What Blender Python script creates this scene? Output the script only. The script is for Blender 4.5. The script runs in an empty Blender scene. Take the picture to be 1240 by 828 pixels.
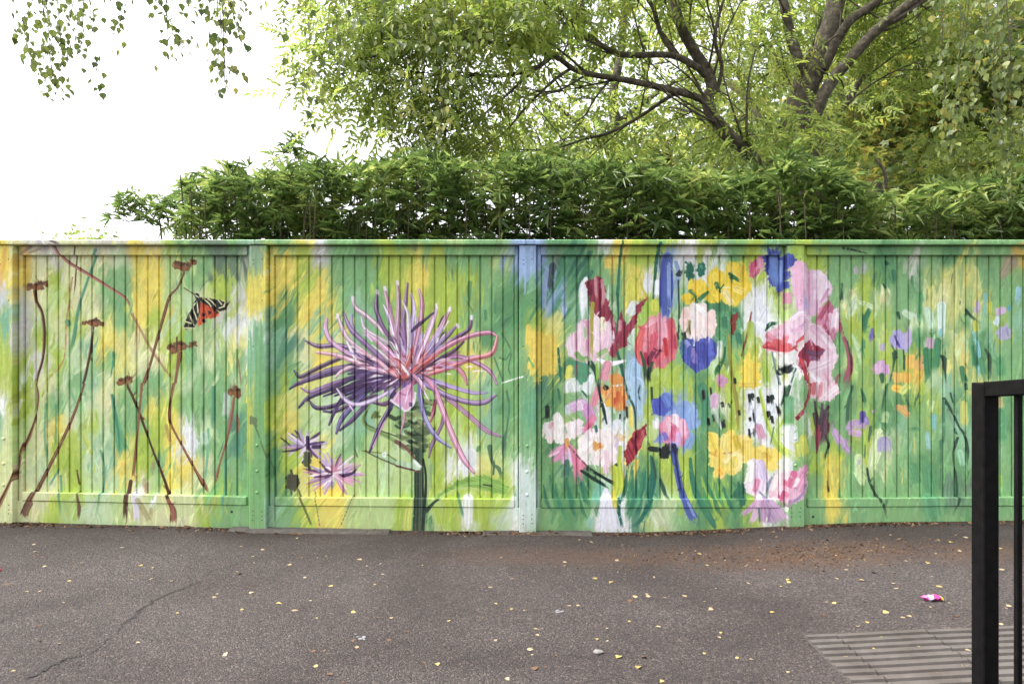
import bpy, bmesh, math, random
import numpy as np
from mathutils import Vector, Matrix

# ------------------------------------------------------------------ camera, sky, sun, exposure
scene = bpy.context.scene
FPX = 850.0            # focal length in pixels of the 1240 px wide photograph
EYE = 1.331            # camera height
FY = 4.94              # distance to the face of the fence boards
cam_data = bpy.data.cameras.new("Camera")
cam = bpy.data.objects.new("Camera", cam_data)
scene.collection.objects.link(cam)
cam.location = (0, 0, EYE)
cam.rotation_euler = (math.radians(90), 0, 0)
cam_data.sensor_width = 36.0
cam_data.lens = FPX / 1240.0 * 36.0
cam_data.clip_start = 0.05
cam_data.clip_end = 2000
scene.camera = cam

SUN_EL, SUN_AZ = 56.0, -84.0     # elevation; angle from +Y clockwise: from the left, along the fence
world = bpy.data.worlds.new("World")
scene.world = world
world.use_nodes = True
wn = world.node_tree
bg = wn.nodes["Background"]
sky = wn.nodes.new("ShaderNodeTexSky")
sky.sky_type = 'NISHITA'
sky.sun_disc = False
sky.sun_elevation = math.radians(SUN_EL)
sky.sun_rotation = math.radians(SUN_AZ)
sky.air_density = 1.0
sky.dust_density = 6.0
sky.ozone_density = 1.0
hs = wn.nodes.new("ShaderNodeHueSaturation")
hs.inputs['Saturation'].default_value = 0.22        # high thin overcast
wn.links.new(sky.outputs[0], hs.inputs['Color'])
wn.links.new(hs.outputs[0], bg.inputs[0])
bg.inputs[1].default_value = 0.15

sd = bpy.data.lights.new("Sun", 'SUN')
sd.energy = 1.0
sd.angle = math.radians(30)
sd.color = (1.0, 0.95, 0.88)
sun = bpy.data.objects.new("Sun", sd)
scene.collection.objects.link(sun)
az = math.radians(SUN_AZ); el = math.radians(SUN_EL)
sdir = Vector((math.sin(az) * math.cos(el), math.cos(az) * math.cos(el), math.sin(el)))
sun.rotation_euler = (-sdir).to_track_quat('-Z', 'Y').to_euler()
sun.location = sdir * 20

scene.view_settings.view_transform = 'Standard'
scene.view_settings.look = 'None'
scene.view_settings.exposure = 1.9
scene.view_settings.gamma = 1.0
scene.view_settings.use_curve_mapping = False
scene.render.engine = 'CYCLES'
scene.cycles.max_bounces = 8
scene.cycles.transparent_max_bounces = 8
scene.cycles.use_denoising = True

R = random.Random(7)
NR = np.random.default_rng(11)
COL = scene.collection.objects
WLOC = {}

# ------------------------------------------------------------------ helpers
def px(x, y, Y):
    """a point at real depth Y metres, from a viewing direction"""
    return Vector(((x - 620) * Y / FPX, Y, EYE - (y - 414) * Y / FPX))

_gx = [-60, -12, -6, -3.63, -1.86, -.99, .12, 1.05, 1.63, 1.92, 2.21, 3.6, 6, 12, 60]
_gz = [.10, .10, .09, .076, .029, .012, 0, .006, .03, .052, .062, .087, .11, .12, .12]
def gz(x):
    acc = 0
    for k in (-.3, -.15, 0, .15, .3):
        acc += np.interp(x + k, _gx, _gz)
    return float(acc / 5)

def ground_px(x, y):
    Y = FPX * EYE / (y - 414)
    for _ in range(4):
        Y = FPX * (EYE - gz((x - 620) * Y / FPX)) / (y - 414)
    X = (x - 620) * Y / FPX
    return Vector((X, Y, gz(X)))

def tag(o, label=None, cat=None, group=None, kind=None):
    if label: o['label'] = label
    if cat: o['category'] = cat
    if group: o['group'] = group
    if kind: o['kind'] = kind
    return o

def link(name, data, parent=None, loc=(0, 0, 0)):
    """link an object whose origin stands at world position loc"""
    o = bpy.data.objects.new(name, data)
    COL.link(o)
    loc = Vector(loc)
    WLOC[o.name] = loc
    if parent is not None:
        o.parent = parent
        o.location = loc - WLOC[parent.name]
    else:
        o.location = loc
    return o

def empty(name, loc):
    o = link(name, None, None, loc)
    o.empty_display_size = .2
    return o

def mesh(name, verts, faces, mat, smooth=False):
    me = bpy.data.meshes.new(name)
    me.from_pydata([tuple(v) for v in verts], [], faces)
    me.materials.append(mat)
    if smooth:
        me.polygons.foreach_set('use_smooth', [True] * len(me.polygons))
    me.update()
    return me

def np_mesh(name, V, F, mat, smooth=False):
    """V (n,3), F (m,k) arrays"""
    me = bpy.data.meshes.new(name)
    F = np.asarray(F, dtype=np.int32); m, k = F.shape
    me.vertices.add(len(V)); me.vertices.foreach_set('co', np.asarray(V, dtype=np.float32).ravel())
    me.loops.add(m * k); me.loops.foreach_set('vertex_index', F.ravel())
    me.polygons.add(m)
    me.polygons.foreach_set('loop_start', np.arange(0, m * k, k, dtype=np.int32))
    me.polygons.foreach_set('loop_total', np.full(m, k, dtype=np.int32))
    if smooth: me.polygons.foreach_set('use_smooth', np.ones(m, dtype=bool))
    me.update(calc_edges=True)
    me.materials.append(mat)
    return me

def box_mesh(name, x0, x1, y0, y1, z0, z1, mat, bev=.003, zl=None):
    """bevelled box; zl = dict(z0l,z0r,z1l,z1r) for sloping boards"""
    bm = bmesh.new()
    z = zl or dict(z0l=z0, z0r=z0, z1l=z1, z1r=z1)
    vs = [bm.verts.new(p) for p in ((x0, y0, z['z0l']), (x1, y0, z['z0r']), (x1, y1, z['z0r']), (x0, y1, z['z0l']),
                                    (x0, y0, z['z1l']), (x1, y0, z['z1r']), (x1, y1, z['z1r']), (x0, y1, z['z1l']))]
    for f in ((0, 3, 2, 1), (4, 5, 6, 7), (0, 1, 5, 4), (1, 2, 6, 5), (2, 3, 7, 6), (3, 0, 4, 7)):
        bm.faces.new([vs[i] for i in f])
    if bev: bmesh.ops.bevel(bm, geom=bm.edges[:], offset=bev, segments=1, affect='EDGES')
    me = bpy.data.meshes.new(name); bm.to_mesh(me); bm.free()
    me.materials.append(mat)
    return me

def catmull(P, n=6):
    P = np.asarray(P, float)
    if len(P) < 3:
        t = np.linspace(0, 1, n + 1)[:, None]
        return P[0] * (1 - t) + P[-1] * t
    Q = np.vstack([2 * P[0] - P[1], P, 2 * P[-1] - P[-2]])
    out = []
    for i in range(1, len(Q) - 2):
        p0, p1, p2, p3 = Q[i - 1], Q[i], Q[i + 1], Q[i + 2]
        for k in range(n):
            t = k / n
            out.append(.5 * ((2 * p1) + (-p0 + p2) * t + (2 * p0 - 5 * p1 + 4 * p2 - p3) * t * t + (-p0 + 3 * p1 - 3 * p2 + p3) * t ** 3))
    out.append(P[-1])
    return np.array(out)

def tube(P, r0, r1, sides=8, n=4, knob=.0):
    """V, F of a tapered tube along a smoothed polyline"""
    C = catmull(P, n); m = len(C)
    T = np.gradient(C, axis=0); T /= np.linalg.norm(T, axis=1)[:, None] + 1e-9
    up = np.array([0, 0, 1.]) if abs(T[0][2]) < .9 else np.array([1., 0, 0])
    a = np.linspace(0, 2 * np.pi, sides, endpoint=False)
    V = []
    for i in range(m):
        A = np.cross(T[i], up); A /= np.linalg.norm(A) + 1e-9
        B = np.cross(A, T[i]); up = B
        r = r0 + (r1 - r0) * (i / (m - 1))
        rr = r * (1 + knob * NR.uniform(-1, 1, sides))
        V.append(C[i] + np.outer(np.cos(a) * rr, A) + np.outer(np.sin(a) * rr, B))
    V = np.vstack(V)
    F = []
    for i in range(m - 1):
        for k in range(sides):
            k2 = (k + 1) % sides
            F.append((i * sides + k, i * sides + k2, (i + 1) * sides + k2, (i + 1) * sides + k))
    return V, np.array(F), C

def merge(parts):
    V, F, o = [], [], 0
    for v, f in parts:
        V.append(v); F.append(np.asarray(f) + o); o += len(v)
    return np.vstack(V), np.vstack(F)

# ------------------------------------------------------------------ materials
def new_mat(name):
    m = bpy.data.materials.new(name); m.use_nodes = True
    nt = m.node_tree
    return m, nt, nt.nodes['Principled BSDF']

def ramp(nt, fac, stops):
    r = nt.nodes.new('ShaderNodeValToRGB')
    el = r.color_ramp.elements
    while len(el) < len(stops): el.new(.5)
    for e, (p, c) in zip(el, stops):
        e.position = p; e.color = (*c, 1) if len(c) == 3 else c
    nt.links.new(fac, r.inputs[0])
    return r.outputs[0]

def noise(nt, scale, detail=3, rough=.6, vec=None, dist=0):
    n = nt.nodes.new('ShaderNodeTexNoise')
    n.inputs['Scale'].default_value = scale; n.inputs['Detail'].default_value = detail
    n.inputs['Roughness'].default_value = rough; n.inputs['Distortion'].default_value = dist
    if vec is not None: nt.links.new(vec, n.inputs['Vector'])
    return n.outputs['Fac']

def mixc(nt, fac, a, b, mode='MIX'):
    m = nt.nodes.new('ShaderNodeMix'); m.data_type = 'RGBA'; m.blend_type = mode
    for s, v in ((m.inputs[0], fac), (m.inputs[6], a), (m.inputs[7], b)):
        if hasattr(v, 'links'): nt.links.new(v, s)
        elif isinstance(v, (int, float)): s.default_value = v
        else: s.default_value = (*v, 1)
    return m.outputs[2]

def mathn(nt, op, a, b=None, c=None, clamp=False):
    m = nt.nodes.new('ShaderNodeMath'); m.operation = op; m.use_clamp = clamp
    for s, v in zip(m.inputs, (a, b, c)):
        if v is None: continue
        if hasattr(v, 'links'): nt.links.new(v, s)
        else: s.default_value = v
    return m.outputs[0]

def bump(nt, h, strength, dist, bsdf):
    b = nt.nodes.new('ShaderNodeBump'); b.inputs['Strength'].default_value = strength; b.inputs['Distance'].default_value = dist
    nt.links.new(h, b.inputs['Height']); nt.links.new(b.outputs[0], bsdf.inputs['Normal'])
    return b

def wpos(nt):
    return nt.nodes.new('ShaderNodeNewGeometry').outputs['Position']

def leaf_mat(name, stops, trans=.45, big=1.2, rough=.45, tint=1.25):
    """foliage: per-leaf and per-branch variation of colour, light passing through the blade"""
    m, nt, b = new_mat(name)
    g = nt.nodes.new('ShaderNodeNewGeometry')
    n = noise(nt, big, 2, .5, g.outputs['Position'])
    v = mathn(nt, 'ADD', mathn(nt, 'MULTIPLY', g.outputs['Random Per Island'], .55), mathn(nt, 'MULTIPLY', n, .9))
    v = mathn(nt, 'SUBTRACT', v, .22, clamp=True)
    c = ramp(nt, v, [(p_, tuple(q * .9 for q in c_)) for p_, c_ in stops])
    b.inputs['Roughness'].default_value = rough
    b.inputs['Specular IOR Level'].default_value = .35
    nt.links.new(c, b.inputs['Base Color'])
    tr = nt.nodes.new('ShaderNodeBsdfTranslucent')
    hsv = nt.nodes.new('ShaderNodeHueSaturation'); hsv.inputs['Value'].default_value = tint
    hsv.inputs['Hue'].default_value = .492; hsv.inputs['Saturation'].default_value = 1.05
    nt.links.new(c, hsv.inputs['Color']); nt.links.new(hsv.outputs[0], tr.inputs[0])
    mx = nt.nodes.new('ShaderNodeMixShader'); mx.inputs[0].default_value = trans
    nt.links.new(b.outputs[0], mx.inputs[1]); nt.links.new(tr.outputs[0], mx.inputs[2])
    nt.links.new(mx.outputs[0], nt.nodes['Material Output'].inputs[0])
    return m

def bark_mat(name, c0, c1, c2, scale=9, moss=0):
    m, nt, b = new_mat(name)
    p = wpos(nt)
    n1 = noise(nt, scale, 5, .65, p); n2 = noise(nt, scale * 6, 3, .6, p)
    c = ramp(nt, n1, [(.3, c0), (.5, c1), (.72, c2)])
    c = mixc(nt, mathn(nt, 'MULTIPLY', n2, .5), c, c0)
    nt.links.new(c, b.inputs['Base Color']); b.inputs['Roughness'].default_value = .9
    bump(nt, mathn(nt, 'ADD', n1, mathn(nt, 'MULTIPLY', n2, .5)), .8, .02, b)
    return m

def plain(name, col, rough=.6, var=.15, scale=30, metal=0, bmp=0):
    m, nt, b = new_mat(name)
    n = noise(nt, scale, 4, .6, wpos(nt))
    lo = tuple(c * (1 - var) for c in col); hi = tuple(min(1, c * (1 + var)) for c in col)
    nt.links.new(ramp(nt, n, [(.3, lo), (.7, hi)]), b.inputs['Base Color'])
    b.inputs['Roughness'].default_value = rough; b.inputs['Metallic'].default_value = metal
    if bmp: bump(nt, n, bmp, .003, b)
    return m
# ------------------------------------------------------------------ the mural: brush strokes painted in code onto one canvas
SC = 2.0                       # canvas dots per unit; one unit = 1/172 m on the fence
CX0, CY0, CX1, CY1 = -360, 284, 1660, 650
CW, CH = int((CX1 - CX0) * SC), int((CY1 - CY0) * SC)
PR = np.random.default_rng(5)

def rgb(c): return np.array(c, dtype=np.float32) / 255.0
GREEN = rgb((126, 174, 118))
canvas = np.empty((CH, CW, 3), np.float32); canvas[:] = GREEN

def _grid(x0, y0, x1, y1):
    i0 = max(0, int((x0 - CX0) * SC)); i1 = min(CW, int((x1 - CX0) * SC) + 2)
    j0 = max(0, int((y0 - CY0) * SC)); j1 = min(CH, int((y1 - CY0) * SC) + 2)
    if i1 <= i0 or j1 <= j0: return None
    gx = (np.arange(i0, i1, dtype=np.float32) + .5) / SC + CX0
    gy = (np.arange(j0, j1, dtype=np.float32) + .5) / SC + CY0
    return i0, i1, j0, j1, gx[None, :], gy[:, None]

def stroke(P, w, col, op=1.0, br=.07, dry=.25, n=4, smooth=True, wob=.0):
    """one brush stroke: P points, w width(s), streaks along its bristles, ragged dry end"""
    P = np.asarray(P, np.float32)
    W = np.interp(np.linspace(0, 1, (len(P) - 1) * n + 1 if smooth and len(P) > 2 else (n + 1 if smooth else len(P))),
                  np.linspace(0, 1, len(w)) if hasattr(w, '__len__') else [0, 1], w if hasattr(w, '__len__') else [w, w]).astype(np.float32)
    C = catmull(P, n).astype(np.float32) if smooth else P
    if len(W) != len(C): W = np.interp(np.linspace(0, 1, len(C)), np.linspace(0, 1, len(W)), W)
    wm = float(W.max()) * .5 + 2
    g = _grid(C[:, 0].min() - wm, C[:, 1].min() - wm, C[:, 0].max() + wm, C[:, 1].max() + wm)
    if g is None: return
    i0, i1, j0, j1, gx, gy = g
    shp = (j1 - j0, i1 - i0)
    best = np.full(shp, 1e9, np.float32); sgn = np.zeros(shp, np.float32); along = np.zeros(shp, np.float32); hw = np.ones(shp, np.float32)
    m = len(C) - 1
    for k in range(m):
        ax, ay = C[k]; dx, dy = C[k + 1] - C[k]
        L2 = dx * dx + dy * dy + 1e-9
        t = np.clip(((gx - ax) * dx + (gy - ay) * dy) / L2, 0, 1)
        ex = gx - ax - t * dx; ey = gy - ay - t * dy
        half = (W[k] + (W[k + 1] - W[k]) * t) * .5 + .01
        d = np.sqrt(ex * ex + ey * ey)
        q = d / half
        u = q < best
        cr = np.sign(dx * ey - dy * ex)
        best = np.where(u, q, best); sgn = np.where(u, cr, sgn); along = np.where(u, (k + t) / m, along); hw = np.where(u, half, hw)
    s = (best * sgn + 1) * .5
    nb = max(5, int(W.max() * 1.1))
    N1 = PR.uniform(-1, 1, nb + 3); N2 = PR.uniform(0, 1, nb + 3)
    idx = np.clip(s, 0, 1) * nb
    ii = idx.astype(int); ff = idx - ii
    b1 = N1[ii] * (1 - ff) + N1[ii + 1] * ff
    b2 = N2[ii] * (1 - ff) + N2[ii + 1] * ff
    a = np.clip((1 - best) * hw * SC * .8 + .5, 0, 1)
    if dry:
        edge = np.maximum((along - (1 - dry)) / dry, 0)
        a = a * np.clip(1.25 - 1.5 * edge * (.35 + b2), 0, 1)
        a = a * np.clip(1.1 - .55 * np.maximum(best - .55, 0) * 2 * b2, 0, 1)
    a = (a * op)[..., None].astype(np.float32)
    c = rgb(col) if not isinstance(col, np.ndarray) else col
    cc = np.clip(c * (1 + br * b1[..., None]) + br * .35 * b1[..., None], 0, 1)
    canvas[j0:j1, i0:i1] = canvas[j0:j1, i0:i1] * (1 - a) + cc * a

def poly(P, col, op=1.0, br=.05, ang=90, wob=1.2, smooth=False):
    P = np.asarray(P, np.float32)
    if smooth: P = catmull(np.vstack([P, P[:1]]), 4)[:-1].astype(np.float32)
    g = _grid(P[:, 0].min() - 3, P[:, 1].min() - 3, P[:, 0].max() + 3, P[:, 1].max() + 3)
    if g is None: return
    i0, i1, j0, j1, gx, gy = g
    ph = PR.uniform(0, 6, 4)
    X = gx + wob * (np.sin(gy * .45 + ph[0]) * .6 + np.sin(gy * 1.1 + gx * .5 + ph[1]) * .4)
    Y = gy + wob * (np.sin(gx * .5 + ph[2]) * .6 + np.sin(gx * 1.3 - gy * .4 + ph[3]) * .4)
    ins = np.zeros(X.shape, bool)
    for k in range(len(P)):
        x1, y1 = P[k]; x2, y2 = P[(k + 1) % len(P)]
        if y1 == y2: continue
        cond = ((Y >= min(y1, y2)) & (Y < max(y1, y2)))
        ins ^= cond & (X < (x2 - x1) * (Y - y1) / (y2 - y1) + x1)
    a = ins.astype(np.float32)
    p = np.pad(a, 1, mode='edge')
    a = (p[:-2, 1:-1] + p[2:, 1:-1] + p[1:-1, :-2] + p[1:-1, 2:] + 2 * a) / 6
    th = math.radians(ang)
    across = (gx * math.sin(th) - gy * math.cos(th)) * 1.0
    N = PR.uniform(-1, 1, 64)
    ii = np.floor(across).astype(int); ff = across - ii
    b = N[ii % 64] * (1 - ff) + N[(ii + 1) % 64] * ff
    cc = np.clip(rgb(col) * (1 + br * b[..., None]) + br * .35 * b[..., None], 0, 1)
    a = (a * op)[..., None]
    canvas[j0:j1, i0:i1] = canvas[j0:j1, i0:i1] * (1 - a) + cc.astype(np.float32) * a

def ell(cx, cy, rx, ry, col, rot=0, op=1.0, br=.05, ang=90, n=14, rag=.10):
    t = np.linspace(0, 2 * np.pi, n, endpoint=False)
    r = 1 + PR.uniform(-rag, rag, n)
    x = np.cos(t) * rx * r; y = np.sin(t) * ry * r
    c, s = math.cos(math.radians(rot)), math.sin(math.radians(rot))
    poly(np.stack([cx + x * c - y * s, cy + x * s + y * c], 1), col, op, br, ang, 1.0, True)

class At:
    """local drawing frame: origin and scale of one area of the wall"""
    def __init__(s, ox, oy, k=4.6): s.ox, s.oy, s.k = ox, oy, k
    def p(s, P): return [(s.ox + x / s.k, s.oy + y / s.k) for x, y in P]
    def S(s, P, w, col, **kw):
        if kw.get('br') == .3: w = [a * (.82 + PR.uniform(-.2, .2)) for a in w] if hasattr(w, '__len__') else w * .82
        stroke(s.p(P), [a / s.k for a in w] if hasattr(w, '__len__') else w / s.k, col, **kw)
    def E(s, cx, cy, rx, ry, col, **kw): ell(s.ox + cx / s.k, s.oy + cy / s.k, rx / s.k, ry / s.k, col, **kw)
    def P(s, P, col, **kw): poly(s.p(P), col, **kw)

PAL = {'Y': (232, 214, 100), 'y': (218, 214, 124), 'o': (220, 184, 88), 'L': (170, 194, 78), 'l': (184, 208, 134), 'c': (214, 217, 162),
       'p': (190, 213, 164), 'G': (128, 176, 116), 'g': (120, 172, 106), 'D': (96, 150, 98), 'T': (90, 142, 116), 't': (140, 186, 148),
       'K': (112, 134, 112), 'w': (226, 229, 226), 'b': (146, 174, 208), 'B': (80, 102, 180), 'v': (200, 200, 190)}
ROWS = [
 "YcvvccvvYwLGKKGtGGYwGGGLGGGlGGGbbDDGwYLGLwLGGLGGLGGGGDGGGGGGGG",
 "YocvcccpYYllGKKvYYLvGGGLLYLGgGlbbKDDGYLLbwwwGLwlLLGGGDDvGDyGGo",
 "wYcLclGGYYlGlLlLYYLYGGGLYYLLLGGDtbDDGGYwbpwLLLLlwLGGLDGDyyyGGG",
 "tvclccGGYYlpcLvYYDYYGtGGLLLLGGDDDbtDwGYLbGGDGwwlwLGcLcGGycyyGG",
 "LvlcLcyGYLplGvwwtDYtYttGLLLLGGDDLyGtwGwLpGDDGwwlpGGLLLGppyDtLt",
 "LvLlptYyccLGclywtTcYctGGGLLLyDGGYYltlGGLGGpDGLwwpGDGLlLDDpyDtG",
 "yLwLplGyccLGpGGwtGcYYGGGGGGGYyGGYYDTpGbpLGGpLYLwwGGlLLLoDyyDGG"[:62],
 "cLccGtclGGlpGGpYGLypptttGGLLltGGTDlwGwbLLLDLLwwwGGGDLlDLptGyGG",
 "wLlGppcGGYLGGGGGLylppttlGGlLLtDGGDGGwGbLbbDwLwwwGGDGLDDDLtDyGD",
 "tlcYcLpGGLYwpGTGLYlppttlGpLlLtGGGDlGwwplbbGDLwwLwLGGLDtGGttGGD",
 "clcLLptyLLYwGGTLDLlypGllpGLpwlGpGDGpwwyLLLDGllwwLGLGLcGGGGttGG",
 "ycpLLppYLGYYcGGGDLYYlllplGLwwylwGGTGGYTDLLDDGGpwGLYGlcGDDGDGGG",
 "ccccLlplwlYcGLGGGGyYYlllllLLLLLwGGDDtwDTlLDLDDwpGGYGGGGGDDKGGG",
 "cccLlpplccccLGGGtGLYYlllLDlLwLpwGGDGwwTlpGDLDLwGGGYGGGGGDGDGGG"]
def cell(x, y):
    c = int(x // 20); r = int((y - 285) // 25)
    r = min(max(r, 0), 13)
    if c < 0 or c > 61: return None
    row = ROWS[r]
    return PAL[row[c]] if c < len(row) else PAL['G']

# ground coat: a soft blend of the patches, then thousands of loose strokes over it
for r in range(14):
    for c in range(62):
        k = cell(c * 20 + 10, 297 + r * 25)
        stroke([(c * 20 + 10, 284 + r * 25), (c * 20 + 10, 312 + r * 25)], 24, k, op=.9, br=.04, dry=0, n=1)
def soften(r):
    global canvas
    for ax in (0, 1):
        acc = np.zeros_like(canvas)
        for k in range(-r, r + 1, 2): acc += np.roll(canvas, k, ax)
        canvas = acc / len(range(-r, r + 1, 2))
soften(10)
def lean_at(x):
    if x < 300: return PR.normal(10, 16)
    if x < 430: return PR.normal(30, 10)
    if x < 600: return PR.normal(6, 9)
    if x < 700: return PR.normal(26, 12)
    return PR.normal(3, 10)
def coat(n, L0, L1, w0, w1, o0, o1, jit, var):
    for i in range(n):
        x = PR.uniform(-5, 1240); y = PR.uniform(286, 645)
        k = cell(x + PR.normal(0, jit), y + PR.normal(0, jit))
        if k is None: continue
        L = PR.uniform(L0, L1); th = math.radians(lean_at(x))
        dx, dy = math.sin(th) * L * .5, math.cos(th) * L * .5
        v = 1 + PR.normal(0, var); h = PR.normal(0, .015, 3)
        col = np.clip(rgb(k) * v + h.astype(np.float32), 0, 1)
        d = 1 if PR.random() < .5 else -1
        bx, by = PR.normal(0, L * .06), PR.normal(0, L * .04)
        w = PR.uniform(w0, w1)
        stroke([(x - dx * d, y + dy * d), (x + bx, y + by), (x + dx * d, y - dy * d)], [w * .35, w, w * .8], col, op=PR.uniform(o0, o1), br=.07, dry=.7, n=2)
coat(1600, 18, 44, 6, 14, .35, .8, 6, .05)
coat(2000, 14, 40, 3, 9, .4, .95, 5, .06)
coat(2600, 10, 30, 1.2, 3.6, .35, .9, 8, .085)
# bare fence green showing between strokes on the last bay
for i in range(240):
    x = PR.uniform(1000, 1600); y = PR.uniform(300, 640); L = PR.uniform(20, 50)
    stroke([(x, y), (x + PR.normal(0, 3), y - L)], PR.uniform(4, 9), np.clip(GREEN * (1 + PR.normal(0, .03)), 0, 1).astype(np.float32), op=.55, br=.04, dry=.4, n=1)

# posts: broad vertical brushing of their own
for x, y0, y1, w, c, o in ((312, 470, 645, 24, (122, 172, 106), .85), (306, 450, 560, 10, (196, 196, 92), .6), (312, 330, 385, 20, (214, 200, 92), .8), (312, 385, 405, 20, (206, 220, 200), .5), (313, 400, 480, 24, (118, 172, 126), .8), (312, 296, 332, 22, (136, 166, 130), .8), (318, 400, 645, 10, (116, 168, 106), .7),
                           (6, 290, 345, 24, (228, 206, 88), .85), (5, 345, 372, 22, (206, 210, 210), .7), (8, 372, 420, 22, (122, 180, 150), .6), (8, 410, 470, 22, (176, 198, 84), .8), (8, 500, 640, 24, (206, 214, 150), .75),
                           (640, 292, 345, 26, (146, 172, 210), .8), (640, 460, 560, 24, (122, 174, 122), .7), (640, 560, 645, 24, (196, 214, 206), .75), (640, 480, 520, 16, (96, 158, 122), .6),
                           (964, 600, 645, 26, (126, 174, 118), .95), (968, 500, 600, 22, (126, 176, 112), .6), (964, 296, 322, 22, (160, 190, 78), .8)):
    for _ in range(int(w * 1.1)):
        xx = x + PR.uniform(-w / 2, w / 2); e = min(14, (y1 - y0) * .3); v = 1 + PR.normal(0, .04); q = (y0 + PR.uniform(-e, e), y1 + PR.uniform(-e, e))
        if PR.random() < .5: q = q[::-1]
        stroke([(xx, q[0]), (xx + PR.normal(0, 1), (q[0] + q[1]) / 2), (xx + PR.normal(0, 1.5), q[1])], [1.5, PR.uniform(2.5, 5), 2.5], np.clip(rgb(c) * v, 0, 1).astype(np.float32), op=o * PR.uniform(.5, 1), br=.07, dry=.5)
BR, BRD, RED_BR = (120, 84, 58), (84, 60, 44), (150, 92, 70)
TEAL, DKG, BLK = (72, 140, 110), (46, 88, 66), (38, 46, 40)
A = At(0, 285); B_ = At(160, 285); C_ = At(0, 465); D_ = At(160, 465)
E_ = At(320, 285); F_ = At(480, 285); G_ = At(320, 465); H_ = At(480, 465)
I_ = At(640, 285); J_ = At(800, 285); K_ = At(640, 465); L_ = At(800, 465)
M_ = At(940, 285); N_ = At(1080, 285); O_ = At(940, 465); Q_ = At(1080, 465)

# ---- bay 1: dried seed heads on brown stems, a tiger moth
A.S([(190, 65), (150, 95), (120, 110)], 18, (150, 120, 110), op=.7); A.S([(240, 80), (170, 105)], 14, (160, 130, 110), op=.6)
for P, w in (([(60, 160), (40, 260), (60, 330)], 30), ([(70, 90), (60, 200)], 24)): A.S(P, w, (216, 160, 70), op=.6, dry=.6)
A.S([(435, 65), (425, 200), (415, 330)], 8, BRD); A.S([(405, 235), (385, 380), (370, 500), (360, 680), (305, 770)], [10, 6, 12, 7, 12], (172, 120, 90), dry=.1, op=.85)
A.S([(548, 85), (500, 220), (440, 400), (415, 560), (390, 650)], [18, 14, 16, 24, 18], TEAL, op=.85)
A.S([(375, 480), (390, 505)], 26, (96, 150, 110)); A.S([(630, 650), (628, 720), (615, 800)], 9, TEAL)
C_.S([(622, 60), (640, 160), (662, 280), (690, 385)], [10, 26, 50, 70], (96, 160, 110), op=.9, dry=.1); C_.S([(625, 60), (660, 260), (668, 400)], 12, (70, 135, 105))
for P in ([(340, 510), (345, 620), (350, 730)], [(560, 370), (580, 450), (578, 560), (550, 720)], [(255, 110), (250, 290), (262, 430)], [(313, 120), (312, 260), (310, 360)], [(330, 470), (275, 570)]):
    C_.S(P, 12, TEAL, op=.7, dry=.3)
for x in (185, 205, 215, 225): D_.S([(x + 20 * 11 - 60, 300), (x + 180, 420)], 8, (110, 170, 130), op=.4)
D_.S([(425, 250), (418, 420), (405, 540)], 14, (120, 180, 140)); D_.S([(520, 420), (520, 560), (508, 720)], 14, (88, 150, 120))
D_.S([(455, 20), (452, 240)], 22, (96, 160, 120)); D_.S([(600, 270), (595, 430)], 44, (92, 150, 122), op=.8)
D_.P([(300, 270), (335, 235), (375, 330), (350, 370), (350, 420), (330, 400), (310, 330)], (226, 228, 226))
D_.S([(400, 280), (410, 340)], 40, (196, 222, 200), op=.8); D_.S([(530, 60), (520, 190)], 40, (200, 206, 208), op=.7)
D_.P([(230, 590), (345, 600), (355, 720), (300, 735), (230, 720)], (200, 210, 150), wob=3)
for k in range(9):
    x = 50 + PR.uniform(-40, 70); y = PR.uniform(420, 740); D_.S([(x, y), (x + PR.uniform(-12, 12), y + 60)], 22, (165, 125, 95), op=.45, dry=.7)
D_.S([(25, 610), (35, 690), (40, 760)], 34, (222, 220, 226)); D_.S([(45, 640), (90, 720), (110, 760)], 30, (150, 140, 90), op=.6)
D_.S([(190, 230), (205, 290), (215, 330)], 20, (170, 130, 90), op=.5)
for k in range(8):
    x = 60 + PR.uniform(-50, 60); B_.S([(x, 480 + PR.uniform(0, 60)), (x - 20 + PR.uniform(0, 30), 640)], 8, (176, 140, 100), op=.4, dry=.6)
stem = dict(br=.3, dry=.08)
A.S([(320, 65), (370, 140), (490, 215), (610, 290), (695, 345), (730, 400)], [20, 20, 22, 18, 22, 12], (138, 88, 76), **stem)
B_.S([(0, 440), (50, 530), (110, 640), (180, 740), (225, 800)], [16, 12, 16, 12, 14], (160, 120, 92), op=.7, dry=.1)
A.S([(330, 40), (380, 60)], 14, (110, 96, 96))
A.S([(195, 310), (205, 370), (235, 430), (248, 540), (240, 680), (212, 780), (205, 830)], [24, 26, 16, 22, 15, 14, 12], BR, **stem)
C_.S([(203, 0), (215, 70), (200, 180), (165, 290), (130, 370), (115, 480), (75, 580), (40, 650), (15, 710)], [12, 14, 16, 24, 22, 18, 26, 30, 24], BR, **stem)
A.S([(520, 510), (505, 640), (475, 790), (460, 828)], [12, 14, 18, 16], BRD, **stem)
C_.S([(470, 0), (420, 150), (350, 310), (290, 430), (215, 580), (165, 670), (140, 735)], [14, 18, 24, 28, 36, 46, 40], (116, 78, 58), **stem)
C_.S([(185, 660), (160, 700), (165, 735)], [30, 40, 20], (128, 96, 78)); C_.S([(430, 480), (445, 570)], 10, BRD); C_.S([(445, 600), (455, 680), (450, 745)], [10, 22, 14], (118, 92, 70))
D_.S([(0, 60), (45, 170), (110, 350), (180, 530), (215, 640), (240, 700), (238, 770)], [14, 16, 16, 18, 24, 36, 44], BRD, **stem)
D_.S([(215, 640), (240, 700), (238, 770)], [20, 26, 38], (160, 96, 80), op=.9)
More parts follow.
